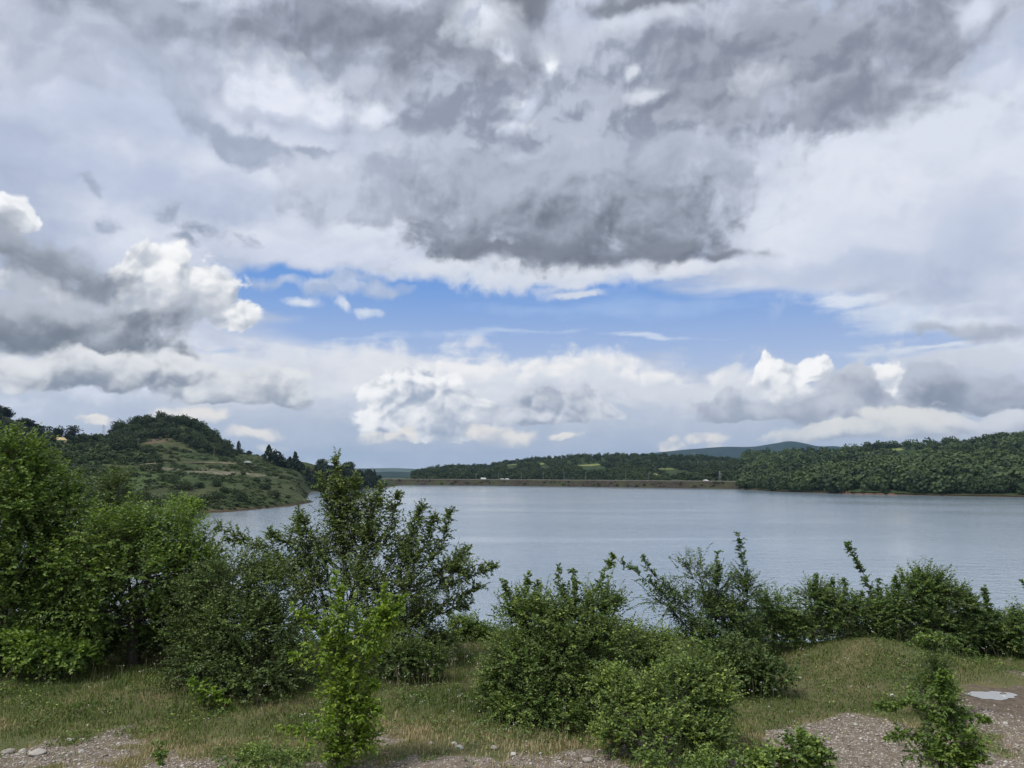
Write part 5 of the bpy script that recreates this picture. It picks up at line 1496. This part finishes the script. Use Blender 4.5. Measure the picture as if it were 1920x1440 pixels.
# centre bushes
grow('round_bush', 'broad dark green bush in the middle with upright shoots against the water', 'bush', gbase(1050, 11.2),
     [lob(965, 1165, 42, 45, 11.4), lob(1010, 1180, 55, 58, 11.2), lob(1070, 1170, 62, 60, 11.2), lob(1130, 1160, 50, 50, 11.4), lob(985, 1240, 70, 50, 10.9), lob(1060, 1240, 75, 58, 10.8),
      lob(1130, 1220, 58, 50, 11.0), lob(950, 1280, 45, 38, 11.0), lob(1020, 1310, 75, 40, 10.7), lob(1095, 1300, 55, 45, 10.8)],
     lf_mid, bk, 8, 0.038, 0.6, 1.05, 13, 0.33, 0.04, tint0=0.4,
     shoots=[([at(960, 1170, 11.3), at(950, 1120, 11.3), at(945, 1088, 11.3)], 18, 0.13), ([at(985, 1150, 11.3), at(985, 1110, 11.3), at(990, 1078, 11.3)], 18, 0.12),
             ([at(1008, 1150, 11.3), at(1005, 1120, 11.3), at(1008, 1092, 11.3)], 14, 0.1), ([at(1065, 1150, 11.3), at(1050, 1100, 11.3), at(1045, 1060, 11.3)], 20, 0.13),
             ([at(1080, 1150, 11.3), at(1080, 1100, 11.3), at(1072, 1072, 11.3)], 18, 0.12), ([at(1100, 1150, 11.4), at(1125, 1090, 11.5), at(1150, 1042, 11.6)], 26, 0.16),
             ([at(1120, 1160, 11.4), at(1140, 1130, 11.4), at(1170, 1125, 11.4)], 18, 0.14)])
grow('small_bush', 'lighter low bush behind between the broad dark bush and the front one', 'bush', gbase(1210, 12.0),
     [lob(1190, 1215, 50, 36, 12), lob(1245, 1225, 45, 34, 12), lob(1210, 1260, 70, 36, 11.8)], lf_mid, bk2, 9, 0.038, 0.6, 1.0, 12, 0.3, 0.03, tint0=0.62)
grow('front_bush', 'loose light green bush in front right of the middle', 'bush', gbase(1250, 9.5),
     [lob(1300, 1270, 48, 36, 9.6), lob(1265, 1320, 62, 46, 9.4), lob(1335, 1320, 44, 44, 9.5), lob(1190, 1335, 52, 42, 9.5), lob(1150, 1295, 34, 30, 9.8), lob(1235, 1385, 70, 36, 9.1),
      lob(1320, 1385, 50, 36, 9.2), lob(1160, 1380, 42, 28, 9.4)],
     lf_mid, bk2, 10, 0.042, 0.52, 1.0, 12, 0.27, 0.03, tint0=0.56, up=0.6,
     shoots=[([at(1300, 1270, 9.6), at(1310, 1235, 9.6), at(1325, 1205, 9.6)], 14, 0.1), ([at(1340, 1290, 9.6), at(1350, 1250, 9.6), at(1345, 1225, 9.6)], 14, 0.1)])
grow('branchy_shrub', 'branchy shrub on the bank edge with one tall upright leader', 'shrub', gbase(1340, 13.6),
     [lob(1300, 1085, 44, 34, 13.6, None, .75), lob(1345, 1110, 42, 38, 13.6, None, .8), lob(1245, 1130, 40, 28, 13.6, None, .6), lob(1300, 1150, 60, 40, 13.5, None, .8), lob(1370, 1165, 50, 42, 13.5, None, .9),
      lob(1400, 1110, 26, 50, 13.6, None, .7), lob(1320, 1200, 55, 26, 13.4), lob(1400, 1200, 40, 30, 13.5)],
     lf_acacia, bk, 11, 0.042, 0.5, 0.85, 12, 0.33, 0.045, tint0=0.33, flat=0.9, fill=0.7,
     shoots=[([at(1395, 1200, 13.6), at(1400, 1090, 13.6), at(1385, 1003, 13.6)], 46, 0.2), ([at(1330, 1200, 13.6), at(1240, 1110, 13.6), at(1152, 1045, 13.6)], 44, 0.2),
             ([at(1345, 1160, 13.6), at(1342, 1090, 13.6), at(1345, 1035, 13.6)], 26, 0.15), ([at(1290, 1130, 13.6), at(1220, 1075, 13.6), at(1205, 1045, 13.6)], 22, 0.16)])
grow('low_bramble', 'low dark bramble patch on the grass right of the front bush', 'bramble', gbase(1410, 12.2),
     [lob(1370, 1235, 45, 28, 12.2), lob(1410, 1255, 48, 24, 12.0), lob(1455, 1268, 36, 15, 11.9), lob(1350, 1270, 40, 22, 11.9)], lf_dark, bk, 12, 0.042, 0.65, 1.1, 11, 0.24, 0.02, tint0=0.3)
# hedge row on the right
RW = 'bushes in the row along the bank on the right'
grow('row_bush', 'round topped bush at the left end of the right row', 'bush', gbase(1450, 14.0),
     [lob(1455, 1145, 40, 32, 14), lob(1435, 1185, 45, 36, 14), lob(1480, 1190, 36, 32, 14)], lf_acacia, bk2, 13, 0.045, 0.55, 0.9, 12, 0.3, 0.035, tint0=0.5, group=RW, flat=0.9, thin_low=0.35)
grow('row_bush', 'brownish green bush with three pointed tips in the right row', 'bush', gbase(1550, 14.1),
     [lob(1530, 1130, 34, 32, 14, None, .8), lob(1570, 1145, 42, 38, 14, None, .8), lob(1605, 1160, 32, 34, 14, None, .7), lob(1540, 1185, 50, 34, 14), lob(1600, 1200, 36, 26, 14)],
     lf_acacia, bk2, 14, 0.042, 0.5, 0.85, 12, 0.3, 0.035, tint0=0.42, group=RW, thin_low=0.35,
     shoots=[([at(1528, 1130, 14), at(1528, 1105, 14), at(1530, 1080, 14)], 16, 0.14), ([at(1558, 1130, 14), at(1560, 1105, 14), at(1560, 1088, 14)], 14, 0.1),
             ([at(1585, 1130, 14), at(1582, 1105, 14), at(1585, 1088, 14)], 14, 0.13), ([at(1595, 1150, 14), at(1610, 1130, 14), at(1615, 1112, 14)], 12, 0.1)])
grow('row_bush', 'bush with a single long shoot bending left high above the right row', 'bush', gbase(1655, 14.1),
     [lob(1645, 1160, 28, 38, 14), lob(1650, 1200, 36, 28, 14)], lf_acacia, bk2, 15, 0.042, 0.5, 0.9, 12, 0.26, 0.035, tint0=0.4, group=RW, thin_low=0.3,
     shoots=[([at(1650, 1200, 14.1), at(1632, 1105, 14.1), at(1588, 1018, 14.1)], 70, 0.15), ([at(1655, 1180, 14.1), at(1650, 1120, 14.1), at(1648, 1088, 14.1)], 20, 0.12)])
grow('row_bush', 'widest and tallest bush of the right row, above the grassy hump', 'bush', gbase(1730, 14.3),
     [lob(1700, 1120, 42, 36, 14.2), lob(1740, 1115, 42, 42, 14.2), lob(1785, 1145, 36, 40, 14.2), lob(1680, 1160, 40, 38, 14.2), lob(1735, 1175, 55, 40, 14.2), lob(1790, 1195, 36, 28, 14.2), lob(1690, 1205, 45, 22, 14.2)],
     lf_acacia, bk2, 16, 0.045, 0.55, 0.95, 12, 0.32, 0.04, tint0=0.42, group=RW, thin_low=0.3,
     shoots=[([at(1722, 1130, 14.2), at(1722, 1095, 14.2), at(1721, 1066, 14.2)], 22, 0.13), ([at(1690, 1120, 14.2), at(1682, 1100, 14.2), at(1678, 1085, 14.2)], 14, 0.1), ([at(1755, 1110, 14.2), at(1760, 1090, 14.2), at(1765, 1078, 14.2)], 14, 0.1)])
grow('row_bush', 'narrow bush right of the tallest one in the right row', 'bush', gbase(1825, 14.3),
     [lob(1815, 1140, 20, 30, 14.3), lob(1825, 1180, 32, 32, 14.3), lob(1800, 1205, 28, 20, 14.3)], lf_acacia, bk2, 17, 0.042, 0.5, 0.95, 12, 0.24, 0.03, tint0=0.38, group=RW)
grow('row_bush', 'slim pointed bush standing by itself near the right end of the row', 'bush', gbase(1862, 14.4),
     [lob(1862, 1175, 20, 26, 14.4), lob(1868, 1205, 30, 20, 14.4)], lf_acacia, bk2, 18, 0.042, 0.5, 0.95, 12, 0.22, 0.025, tint0=0.36, group=RW,
     shoots=[([at(1858, 1190, 14.4), at(1850, 1140, 14.4), at(1845, 1102, 14.4)], 40, 0.14)])
grow('row_bush', 'bush cut by the right edge of the picture', 'bush', gbase(1925, 14.0),
     [lob(1915, 1185, 26, 32, 14), lob(1945, 1190, 36, 40, 14), lob(2000, 1180, 50, 45, 14)], lf_acacia, bk2, 19, 0.045, 0.55, 0.95, 12, 0.28, 0.035, tint0=0.55, group=RW,
     shoots=[([at(1945, 1170, 14), at(1935, 1120, 14), at(1918, 1092, 14)], 14, 0.13)])
# the row goes on past the right edge
for i, (px, sc_) in enumerate([(2040, 1.0), (2120, 1.25), (2200, 0.9), (2290, 1.15), (2400, 1.3)]):
    grow('row_bush', 'bush carrying the right row on past the right edge of the picture', 'bush', gbase(px, 14.2),
         [lob(px - 20, 1160, 46 * sc_, 40 * sc_, 14.2), lob(px + 25, 1185, 46 * sc_, 36 * sc_, 14.4), lob(px, 1210, 60 * sc_, 26, 14.2)], lf_acacia, bk2, 45 + i, 0.045, 0.55, 0.85, 11, 0.32, 0.035, tint0=0.42, group=RW)
# undergrowth that closes the foot of the row
for i, (px, w) in enumerate([(1430, 50), (1500, 45), (1570, 50), (1640, 45), (1700, 50), (1770, 50), (1840, 50), (1905, 45)]):
    grow('undergrowth', ['dark undergrowth below the round topped left bush', 'dark undergrowth between the left bush and the one with three tips', 'dark undergrowth below the three tipped bush',
         'dark undergrowth at the foot of the long single shoot', 'dark undergrowth behind the left side of the grassy hump', 'dark undergrowth behind the top of the grassy hump', 'dark undergrowth right of the pale topped sapling', 'dark undergrowth by the right edge above the puddle'][i],
         'undergrowth', gbase(px, 14.9), [lob(px, 1205, w, 20, 14.9), lob(px + 15, 1180, w * .8, 22, 15.1)], lf_dark, bk, 60 + i, 0.045, 0.55, 0.8, 10, 0.3, 0.02, tint0=0.3)
# right saplings
grow('sapling', 'thin sapling with a flat pale green top beside the grassy hump', 'sapling', gbase(1747, 10.9),
     [lob(1745, 1255, 36, 15, 10.9, 30, 1.0), lob(1722, 1290, 38, 15, 10.9, 30, 1.1), lob(1760, 1300, 34, 14, 10.8, 28, 1.0)],
     lf_acacia, bk2, 20, 0.036, 0.5, 0.75, 10, 0.18, 0.02, fork=0.2, tint0=0.62, flat=1.3,
     shoots=[([at(1746, 1300, 10.9), at(1747, 1240, 10.9), at(1745, 1185, 10.9)], 16, 0.12), ([at(1746, 1215, 10.9), at(1720, 1200, 10.9), at(1700, 1212, 10.8)], 20, 0.08),
             ([at(1746, 1215, 10.9), at(1775, 1198, 10.9), at(1800, 1208, 10.8)], 22, 0.09), ([at(1746, 1225, 10.9), at(1790, 1215, 10.9), at(1830, 1224, 10.9)], 22, 0.08),
             ([at(1746, 1205, 10.9), at(1760, 1190, 10.7), at(1765, 1198, 10.6)], 16, 0.08), ([at(1746, 1205, 10.9), at(1728, 1192, 10.7), at(1722, 1200, 10.6)], 16, 0.08)])
grow('front_shrub', 'low layered green shrub in front by the gravel at the right', 'shrub', gbase(1765, 8.5),
     [lob(1765, 1282, 26, 11, 8.6, 24, .5), lob(1745, 1318, 44, 11, 8.5, 40, .7), lob(1790, 1345, 36, 13, 8.5, 34, .6), lob(1735, 1368, 40, 15, 8.4, 36, .6), lob(1795, 1392, 44, 16, 8.3, 40, .7),
      lob(1735, 1420, 46, 18, 8.3, 42, .7), lob(1810, 1432, 40, 16, 8.3, 36, .7)],
     lf_left, bk2, 21, 0.042, 0.6, 0.6, 9, 0.17, 0.018, fork=0.15, tint0=0.38, flat=1.2, fill=0.9, gaps=0.8,
     shoots=[([at(1750, 1330, 8.5), at(1700, 1318, 8.5), at(1645, 1326, 8.5)], 26, 0.08), ([at(1770, 1350, 8.5), at(1815, 1340, 8.5), at(1850, 1352, 8.5)], 22, 0.09),
             ([at(1760, 1320, 8.5), at(1762, 1285, 8.5), at(1768, 1262, 8.5)], 20, 0.1), ([at(1740, 1390, 8.4), at(1690, 1375, 8.4), at(1665, 1385, 8.4)], 18, 0.09)])
# small plants in front
grow('weed', 'leafy bramble sprout at the lower edge right of the loose front bush', 'weed', gbase(1505, 8.55),
     [lob(1500, 1405, 34, 20, 8.5), lob(1530, 1425, 28, 16, 8.5), lob(1440, 1432, 40, 12, 8.5)], lf_mid, bk2, 22, 0.045, 0.7, 0.8, 8, 0.14, 0.010, tint0=0.6)
grow('weed', 'tiny plant with a few broad leaves on the gravel at the lower left', 'weed', gbase(300, 8.75),
     [lob(296, 1400, 10, 6, 8.7, 10, .2), lob(302, 1418, 12, 5, 8.7, 10, .2)], lf_mid, bk2, 23, 0.042, 0.8, 0.3, 4, 0.08, 0.005, tint0=0.55)
grow('weed', 'low pale weeds left of the foot of the bright sapling', 'weed', gbase(480, 8.7),
     [lob(490, 1420, 44, 9, 8.7, None, .4), lob(440, 1430, 36, 8, 8.6, None, .4), lob(545, 1428, 40, 10, 8.7, None, .5)], lf_mid, bk2, 24, 0.03, 0.6, 0.6, 8, 0.12, 0.006, tint0=0.55)
grow('weed', 'low green weeds at the lower edge below the loose front bush', 'weed', gbase(1260, 8.5),
     [lob(1230, 1430, 46, 9, 8.5, None, .4), lob(1320, 1434, 46, 8, 8.5, None, .4), lob(1385, 1428, 36, 9, 8.6, None, .4)], lf_mid, bk2, 25, 0.034, 0.6, 0.6, 8, 0.13, 0.006, tint0=0.5)
grow('bramble', 'bright leaved bramble along the foot of the left trees', 'bramble', gbase(90, 12.7),
     [lob(30, 1215, 50, 20, 12.7), lob(90, 1225, 50, 18, 12.6), lob(150, 1228, 36, 15, 12.5), lob(-40, 1215, 50, 22, 12.7)], lf_left, bk, 26, 0.055, 0.8, 0.9, 9, 0.24, 0.012, tint0=0.6)
grow('bramble', 'small bright yellow green vine leaves against the dark round bush', 'vine', gbase(390, 10.95),
     [lob(375, 1285, 16, 7, 11.2, 12, .4), lob(400, 1305, 20, 8, 11.1, 14, .4)], lf_bright, bk, 27, 0.042, 0.8, 0.35, 6, 0.14, 0.006, tint0=0.25, flat=1.2,
     shoots=[([at(400, 1310, 11), at(370, 1285, 11), at(355, 1275, 11)], 9, 0.1), ([at(400, 1310, 11), at(425, 1320, 11), at(440, 1330, 11)], 9, 0.08)])
grow('small_bush', 'low dark shrub at the foot of the tall open tree', 'bush', gbase(760, 12.6),
     [lob(740, 1235, 50, 28, 12.6), lob(800, 1240, 36, 20, 12.7), lob(690, 1250, 45, 40, 12.6)], lf_dark, bk, 28, 0.04, 0.6, 1.0, 11, 0.28, 0.02, tint0=0.34)
grow('small_bush', 'low dark green growth under the left side of the broad middle bush', 'bush', gbase(935, 11.0),
     [lob(925, 1310, 36, 22, 11), lob(965, 1330, 46, 18, 10.7), lob(1060, 1345, 50, 15, 10.4)], lf_mid, bk, 29, 0.035, 0.6, 1.0, 11, 0.2, 0.012, tint0=0.4)
# the rest of the thicket on the bank slope towards the water, left
grow('thicket_bush', 'shaded bush on the bank slope between the left trees and the dark round bush', 'bush', gbase(310, 14.0),
     [lob(300, 1170, 70, 55, 14.0), lob(370, 1190, 60, 50, 13.6), lob(230, 1190, 60, 44, 14.0), lob(180, 1200, 50, 36, 13.8), lob(300, 1215, 60, 26, 13.6)], lf_dark, bk, 32, 0.045, 0.6, 0.9, 11, 0.4, 0.03, tint0=0.25)
grow('thicket_bush', 'shaded growth behind the trunk foot at the far left', 'bush', gbase(110, 14.6),
     [lob(60, 1190, 70, 40, 14.6), lob(150, 1190, 60, 36, 14.6), lob(-40, 1180, 60, 50, 14.6)], lf_dark, bk, 33, 0.045, 0.6, 0.9, 11, 0.4, 0.03, tint0=0.25)

# ================================================================ GRASS, WEEDS, PEBBLES (stuff)
def gzone(n, rs, x0=-13.5, x1=13.5, y0=7.6, y1=17.5):
    return x0 + (x1 - x0) * rs.rand(n), y0 + (y1 - y0) * rs.rand(n)
def inview(x, y, m_=2.5):
    return np.abs(x) < (0.66 * y + m_)
m_grass = mat_leaf('grass_blades', (0.10, 0.145, 0.042), (0.185, 0.215, 0.072), (0.40, 0.33, 0.20), 0.2, 0.15, 0.7)
rs = np.random.RandomState(90)
x, y = gzone(640000, rs)
g = gravel_mask(x, y)
dn = 0.5 + 0.5 * np.clip(fbm(x * 0.9, y * 0.9, 4, 0.5, 61) * 1.4 + 0.35, -0.6, 1)
keep = inview(x, y) & (rs.rand(len(x)) < dn * (1 - 0.93 * g) * (1 - 0.8 * mud_mask(x, y))) & (np.sqrt(((x - 6.93) / .75) ** 2 + ((y - 11.95) / .6) ** 2) > 1)
x, y, g = x[keep], y[keep], g[keep]; n = len(x); z = near_z(x, y)
tall = 0.03 + 0.07 * sstep(-0.2, 0.6, fbm(x * 0.6, y * 0.6, 3, 0.5, 62)) * sstep(10.2, 12.5, y) + 0.03 * rs.rand(n)
tall *= (0.6 + 0.8 * rs.rand(n)) * np.where(x > 3.0, 0.6, 1.0)
a = rs.rand(n) * 2 * pi; lean = 0.25 + 0.5 * rs.rand(n)
w = 0.0035 + 0.003 * rs.rand(n)
bx, by = np.cos(a) * w, np.sin(a) * w
lx, ly = -np.sin(a) * lean * tall, np.cos(a) * lean * tall
V = np.stack([np.stack([x - bx, y - by, z - .01], 1), np.stack([x + bx, y + by, z - .01], 1),
              np.stack([x + bx * .7 + lx * .4, y + by * .7 + ly * .4, z + tall * .6], 1), np.stack([x - bx * .7 + lx * .4, y - by * .7 + ly * .4, z + tall * .6], 1),
              np.stack([x + lx, y + ly, z + tall], 1)], 1).reshape(-1, 3)
b = np.arange(n)[:, None] * 5
dry = fbm(x * 0.5, y * 0.5, 4, 0.5, 63) + 0.55 * sstep(11.4, 9.6, y) + 0.35 * g - 0.10
T = np.repeat(np.clip(0.28 + 0.95 * dry + 0.6 * fbm(x * 2.2, y * 2.2, 3, 0.5, 64) + 0.2 * rs.normal(size=n), 0, 1), 5)
o = make_obj('grass', V, [b + np.array([[0, 1, 2, 3]]), b + np.array([[3, 2, 4]])], m_grass, False, {'tint': T})
o['kind'] = 'stuff'; o['label'] = 'short dry and green grass covering the bank'
# seed stalks and small white flowers
rs = np.random.RandomState(91)
x, y = gzone(6000, rs, y0=9.0, y1=15.5)
k = inview(x, y) & (gravel_mask(x, y) < 0.4) & (rs.rand(len(x)) < 0.25 + 0.9 * np.exp(-(((x + .6) / 1.1) ** 2 + ((y - 12.3) / 2.2) ** 2)))
x, y = x[k], y[k]; n = len(x); z = near_z(x, y); h = 0.16 + 0.26 * rs.rand(n)
dx_, dy_ = rs.normal(size=n) * 0.06, rs.normal(size=n) * 0.06
pth = np.stack([np.stack([x, y, z], 1), np.stack([x + dx_ * .4, y + dy_ * .4, z + h * .6], 1), np.stack([x + dx_, y + dy_, z + h], 1)], 1)
V, Q = tubes(pth, np.full((n, 3), 0.0016), 3)
o = make_obj('seed_stalks', V, Q, mat_flat('dry_stalk', (0.24, 0.22, 0.12), 0.8), False); o['kind'] = 'stuff'; o['label'] = 'thin dry seed stalks standing in the grass'
tip = pth[:, 2]
sel = rs.rand(n) < 0.45
tp_ = np.repeat(tip[sel], 6, 0) + rs.normal(size=(sel.sum() * 6, 3)) * np.array([.018, .018, .008])
V, Q = leaf_arrays(tp_, rs.normal(size=tp_.shape), np.tile([0, 0, 1.0], (len(tp_), 1)) + rs.normal(size=tp_.shape) * .3, np.full(len(tp_), 0.012), 0.9)
o = make_obj('wild_flowers', V, Q, mat_flat('white_petals', (0.55, 0.55, 0.48), 0.7), False); o['kind'] = 'stuff'; o['label'] = 'tiny white wild flowers in the grass'

# broad leaved weeds among the grass
rs = np.random.RandomState(93)
x, y = gzone(176000, rs, y0=8.4)
f = fbm(x * 1.1, y * 1.1, 4, 0.55, 71)
k = inview(x, y) & (gravel_mask(x, y) < 0.8) & (rs.rand(len(x)) < sstep(-0.1, 0.5, f) * 0.9) & (mud_mask(x, y) < 0.4)
x, y = x[k], y[k]; n = len(x)
hz = 0.02 + 0.10 * rs.rand(n) * sstep(9.0, 11.0, y) * np.where(x > 3.0, 0.5, 1.0)
pos = np.stack([x, y, near_z(x, y) + hz], 1)
V, Q = leaf_arrays(pos, rs.normal(size=(n, 3)) * [1, 1, .4], np.tile([0, 0, 1.0], (n, 1)) + rs.normal(size=(n, 3)) * .5, 0.018 + 0.025 * rs.rand(n), 0.6)
o = make_obj('ground_weeds', V, Q, lf_mid, False, {'tint': np.repeat(np.clip(0.45 + .3 * rs.normal(size=n), 0, 1), 6)}); o['kind'] = 'stuff'; o['label'] = 'low broad leaved weeds growing in the grass'
# ---- pebbles
ico = None
def rock_shape(rs, sub=1, sq=(1, 0.8, 0.55)):
    t = (1 + 5 ** 0.5) / 2
    V = np.array([(-1, t, 0), (1, t, 0), (-1, -t, 0), (1, -t, 0), (0, -1, t), (0, 1, t), (0, -1, -t), (0, 1, -t), (t, 0, -1), (t, 0, 1), (-t, 0, -1), (-t, 0, 1)], float)
    F_ = [(0, 11, 5), (0, 5, 1), (0, 1, 7), (0, 7, 10), (0, 10, 11), (1, 5, 9), (5, 11, 4), (11, 10, 2), (10, 7, 6), (7, 1, 8), (3, 9, 4), (3, 4, 2), (3, 2, 6), (3, 6, 8), (3, 8, 9), (4, 9, 5), (2, 4, 11), (6, 2, 10), (8, 6, 7), (9, 8, 1)]
    V = list(map(tuple, V))
    for _ in range(sub):
        mid = {}; nf = []
        def mp(a_, b_):
            kk = (min(a_, b_), max(a_, b_))
            if kk not in mid:
                mid[kk] = len(V); V.append(tuple((V[a_][i] + V[b_][i]) / 2 for i in range(3)))
            return mid[kk]
        for a_, b_, c_ in F_:
            ab, bc, ca = mp(a_, b_), mp(b_, c_), mp(c_, a_)
            nf += [(a_, ab, ca), (b_, bc, ab), (c_, ca, bc), (ab, bc, ca)]
        F_ = nf
    V = np.array(V); V = V / np.linalg.norm(V, axis=1, keepdims=True)
    for _ in range(6):                   # knock flat facets off it
        d = unit(rs.normal(size=3)); lim = 0.62 + 0.25 * rs.rand()
        q = V @ d; V = V - np.outer(np.clip(q - lim, 0, None), d)
    V = V * np.array(sq) * (1 + 0.05 * rs.normal(size=(len(V), 1)))
    return V, np.array(F_)
m, nt = new_mat('pebble_stone')
c = nt.mix(nt.rng(attr(nt, 'tint'), 0, 1, smooth=False), (0.19, 0.16, 0.13), (0.58, 0.56, 0.51))
c = nt.mix(nt.rng(nt.noise(gpos(nt), 60, 3, 0.6), 0.3, 0.7, 0, 0.35), c, (0.12, 0.09, 0.07))
finish(nt, principled(nt, c, 0.85, 0.3)); peb_mat = m
rs = np.random.RandomState(95)
shapes = [rock_shape(np.random.RandomState(k), 0, (1, 0.75, 0.5)) for k in range(6)]
x, y = gzone(105000, rs, y0=7.7, y1=13.2)
g = gravel_mask(x, y)
k = inview(x, y) & (rs.rand(len(x)) < (g ** 1.5) * 0.9 * (1 - 0.75 * mud_mask(x, y)) + 0.004) & (np.sqrt(((x - 6.93) / .6) ** 2 + ((y - 11.95) / .5) ** 2) > 1)
x, y = x[k], y[k]; n = len(x); z = near_z(x, y)
VV, FF, TT, off = [], [], [], 0
sz = 0.007 + 0.014 * rs.rand(n) ** 2.2 + np.where(rs.rand(n) < 0.06, 0.022 * rs.rand(n), 0)
an = rs.rand(n) * 6.28
for i in range(n):
    V0, F0 = shapes[i % 6]; c, s = cos(an[i]), sin(an[i])
    v = np.stack([(V0[:, 0] * c - V0[:, 1] * s) * sz[i] + x[i], (V0[:, 0] * s + V0[:, 1] * c) * sz[i] + y[i], V0[:, 2] * sz[i] + z[i] + sz[i] * .2], 1)
    VV.append(v); FF.append(F0 + off); off += len(v)
TT = np.repeat(np.clip(rs.rand(n) ** 1.1, 0, 1), 12)
o = make_obj('pebbles', np.concatenate(VV), np.concatenate(FF), peb_mat, False, {'tint': TT}); o['kind'] = 'stuff'; o['label'] = 'loose pale pebbles of the gravel strip'
# ---- separate larger stones
ST = [(131, 1389, 15, 'rounded grey stone at the edge of the grass on the left', .55), (154, 1388, 9, 'small pale stone just right of the rounded grey one', .8), (70, 1414, 36, 'flat pale slab half sunk in the gravel at the lower left', .6),
      (15, 1412, 30, 'brownish flat stone at the left edge of the gravel', .25), (42, 1409, 12, 'small white stone between the flat slab and the left edge', .95), (153, 1411, 13, 'pale pebble right of the flat slab', .7),
      (222, 1396, 9, 'upright white stone chip left of the small gravel plant', .95), (272, 1372, 7, 'little pale stone in the dry grass above the small plant', .8), (164, 1361, 7, 'single white stone up in the grass on the left', .9),
      (808, 1394, 10, 'rounded brown stone in the grass right of the bright sapling', .3), (852, 1395, 12, 'upper of two white stones right of the bright sapling', 1.0), (861, 1404, 17, 'lower and wider of two white stones right of the bright sapling', 1.0),
      (926, 1404, 16, 'dull brown stone below the broad middle bush', .3), (963, 1415, 12, 'smooth pale stone right of the dull brown one', .8), (1102, 1427, 28, 'large pinkish angular rock at the lower edge below the middle bush', .42),
      (1730, 1300, 16, 'long grey stone lying on the grass left of the puddle', .5), (1674, 1305, 12, 'pale flat stone on the grass left of the long grey one', .8), (1885, 1357, 11, 'pale stone on the gravel below the puddle', .8),
      (535, 1410, 12, 'whitish stone beside the weeds left of the sapling foot', .85)]
SG2 = 'larger stones lying on the bank'
for i, (px, py, s, lab, tn) in enumerate(ST):
    h = hit(px, py, 'ground')
    if h is None: continue
    r = s * h.y / F_PX * (0.5 if s < 20 else 0.42)
    V, F_ = rock_shape(np.random.RandomState(200 + i), 2, (1, 0.8, 0.42 if s > 25 else 0.6))
    an_ = i * 1.3
    V = np.stack([V[:, 0] * cos(an_ * .2) - V[:, 1] * sin(an_ * .2), V[:, 0] * sin(an_ * .2) + V[:, 1] * cos(an_ * .2), V[:, 2]], 1) * r
    o = make_obj('stone', V, F_, peb_mat, False, {'tint': np.full(len(V), tn)}, None, None, (h.x, h.y, h.z + r * .18))
    tag(o, lab, 'stone', SG2)
# a small dark stone in the puddle
V, F_ = rock_shape(np.random.RandomState(300), 1, (1, .5, .4))
o = make_obj('stone', V * 0.05, F_, peb_mat, False, {'tint': np.full(len(V), 0.05)}, None, None, (7.12, 12.02, pz + 0.005)); tag(o, 'small dark stone breaking the surface of the puddle', 'stone', SG2)

# tall bright grass spikes in front of the loose bush
rs = np.random.RandomState(120)
def tuft(px, Y, n, hgt, lab):
    g_ = gbase(px, Y)
    P0 = rs.normal(size=(n, 3)) * [.09, .05, 0]
    le = rs.normal(size=(n, 3)) * [.07, .05, 0]
    H = hgt * (0.6 + 0.5 * rs.rand(n))
    pts = np.stack([P0, P0 + le * .35 + np.stack([0 * H, 0 * H, H * .55], 1), P0 + le + np.stack([0 * H, 0 * H, H], 1)], 1)
    V, Q = tubes(pts, np.tile([0.004, 0.0035, 0.0008], (n, 1)), 3)
    o = make_obj('grass_tuft', V, Q, m_grass, False, {'tint': np.full(len(V), 0.5)}, None, None, g_)
    tag(o, lab, 'grass')
tuft(1262, 8.8, 16, 0.42, 'tall thin grass spikes in front of the loose light green bush')
tuft(1300, 8.7, 10, 0.36, 'shorter grass spikes right of the tall ones at the lower edge')
tuft(870, 12.6, 22, 0.34, 'clump of tall grass in the gap left of the broad middle bush')
tuft(520, 9.4, 18, 0.26, 'clump of dry grass left of the foot of the bright sapling')

# ================================================================ AIR
x0, x1, y0, y1, z0, z1 = -12000, 12000, -3000, 12500, -6.0, 300.0
V = [(x0, y0, z0), (x1, y0, z0), (x1, y1, z0), (x0, y1, z0), (x0, y0, z1), (x1, y0, z1), (x1, y1, z1), (x0, y1, z1)]
m, nt = new_mat('air')
vs = nt.n('ShaderNodeVolumePrincipled')
vs.inputs['Color'].default_value = (0.45, 0.70, 1.0, 1)
vs.inputs['Density'].default_value = 0.00005
vs.inputs['Anisotropy'].default_value = 0.2
ou = nt.n('ShaderNodeOutputMaterial'); nt.t.links.new(vs.outputs[0], ou.inputs['Volume'])
o = make_obj('haze', V, np.array([(0, 3, 2, 1), (4, 5, 6, 7), (0, 1, 5, 4), (1, 2, 6, 5), (2, 3, 7, 6), (3, 0, 4, 7)]), m)
o['kind'] = 'stuff'; o['label'] = 'thin blue summer haze over the lake and hills'
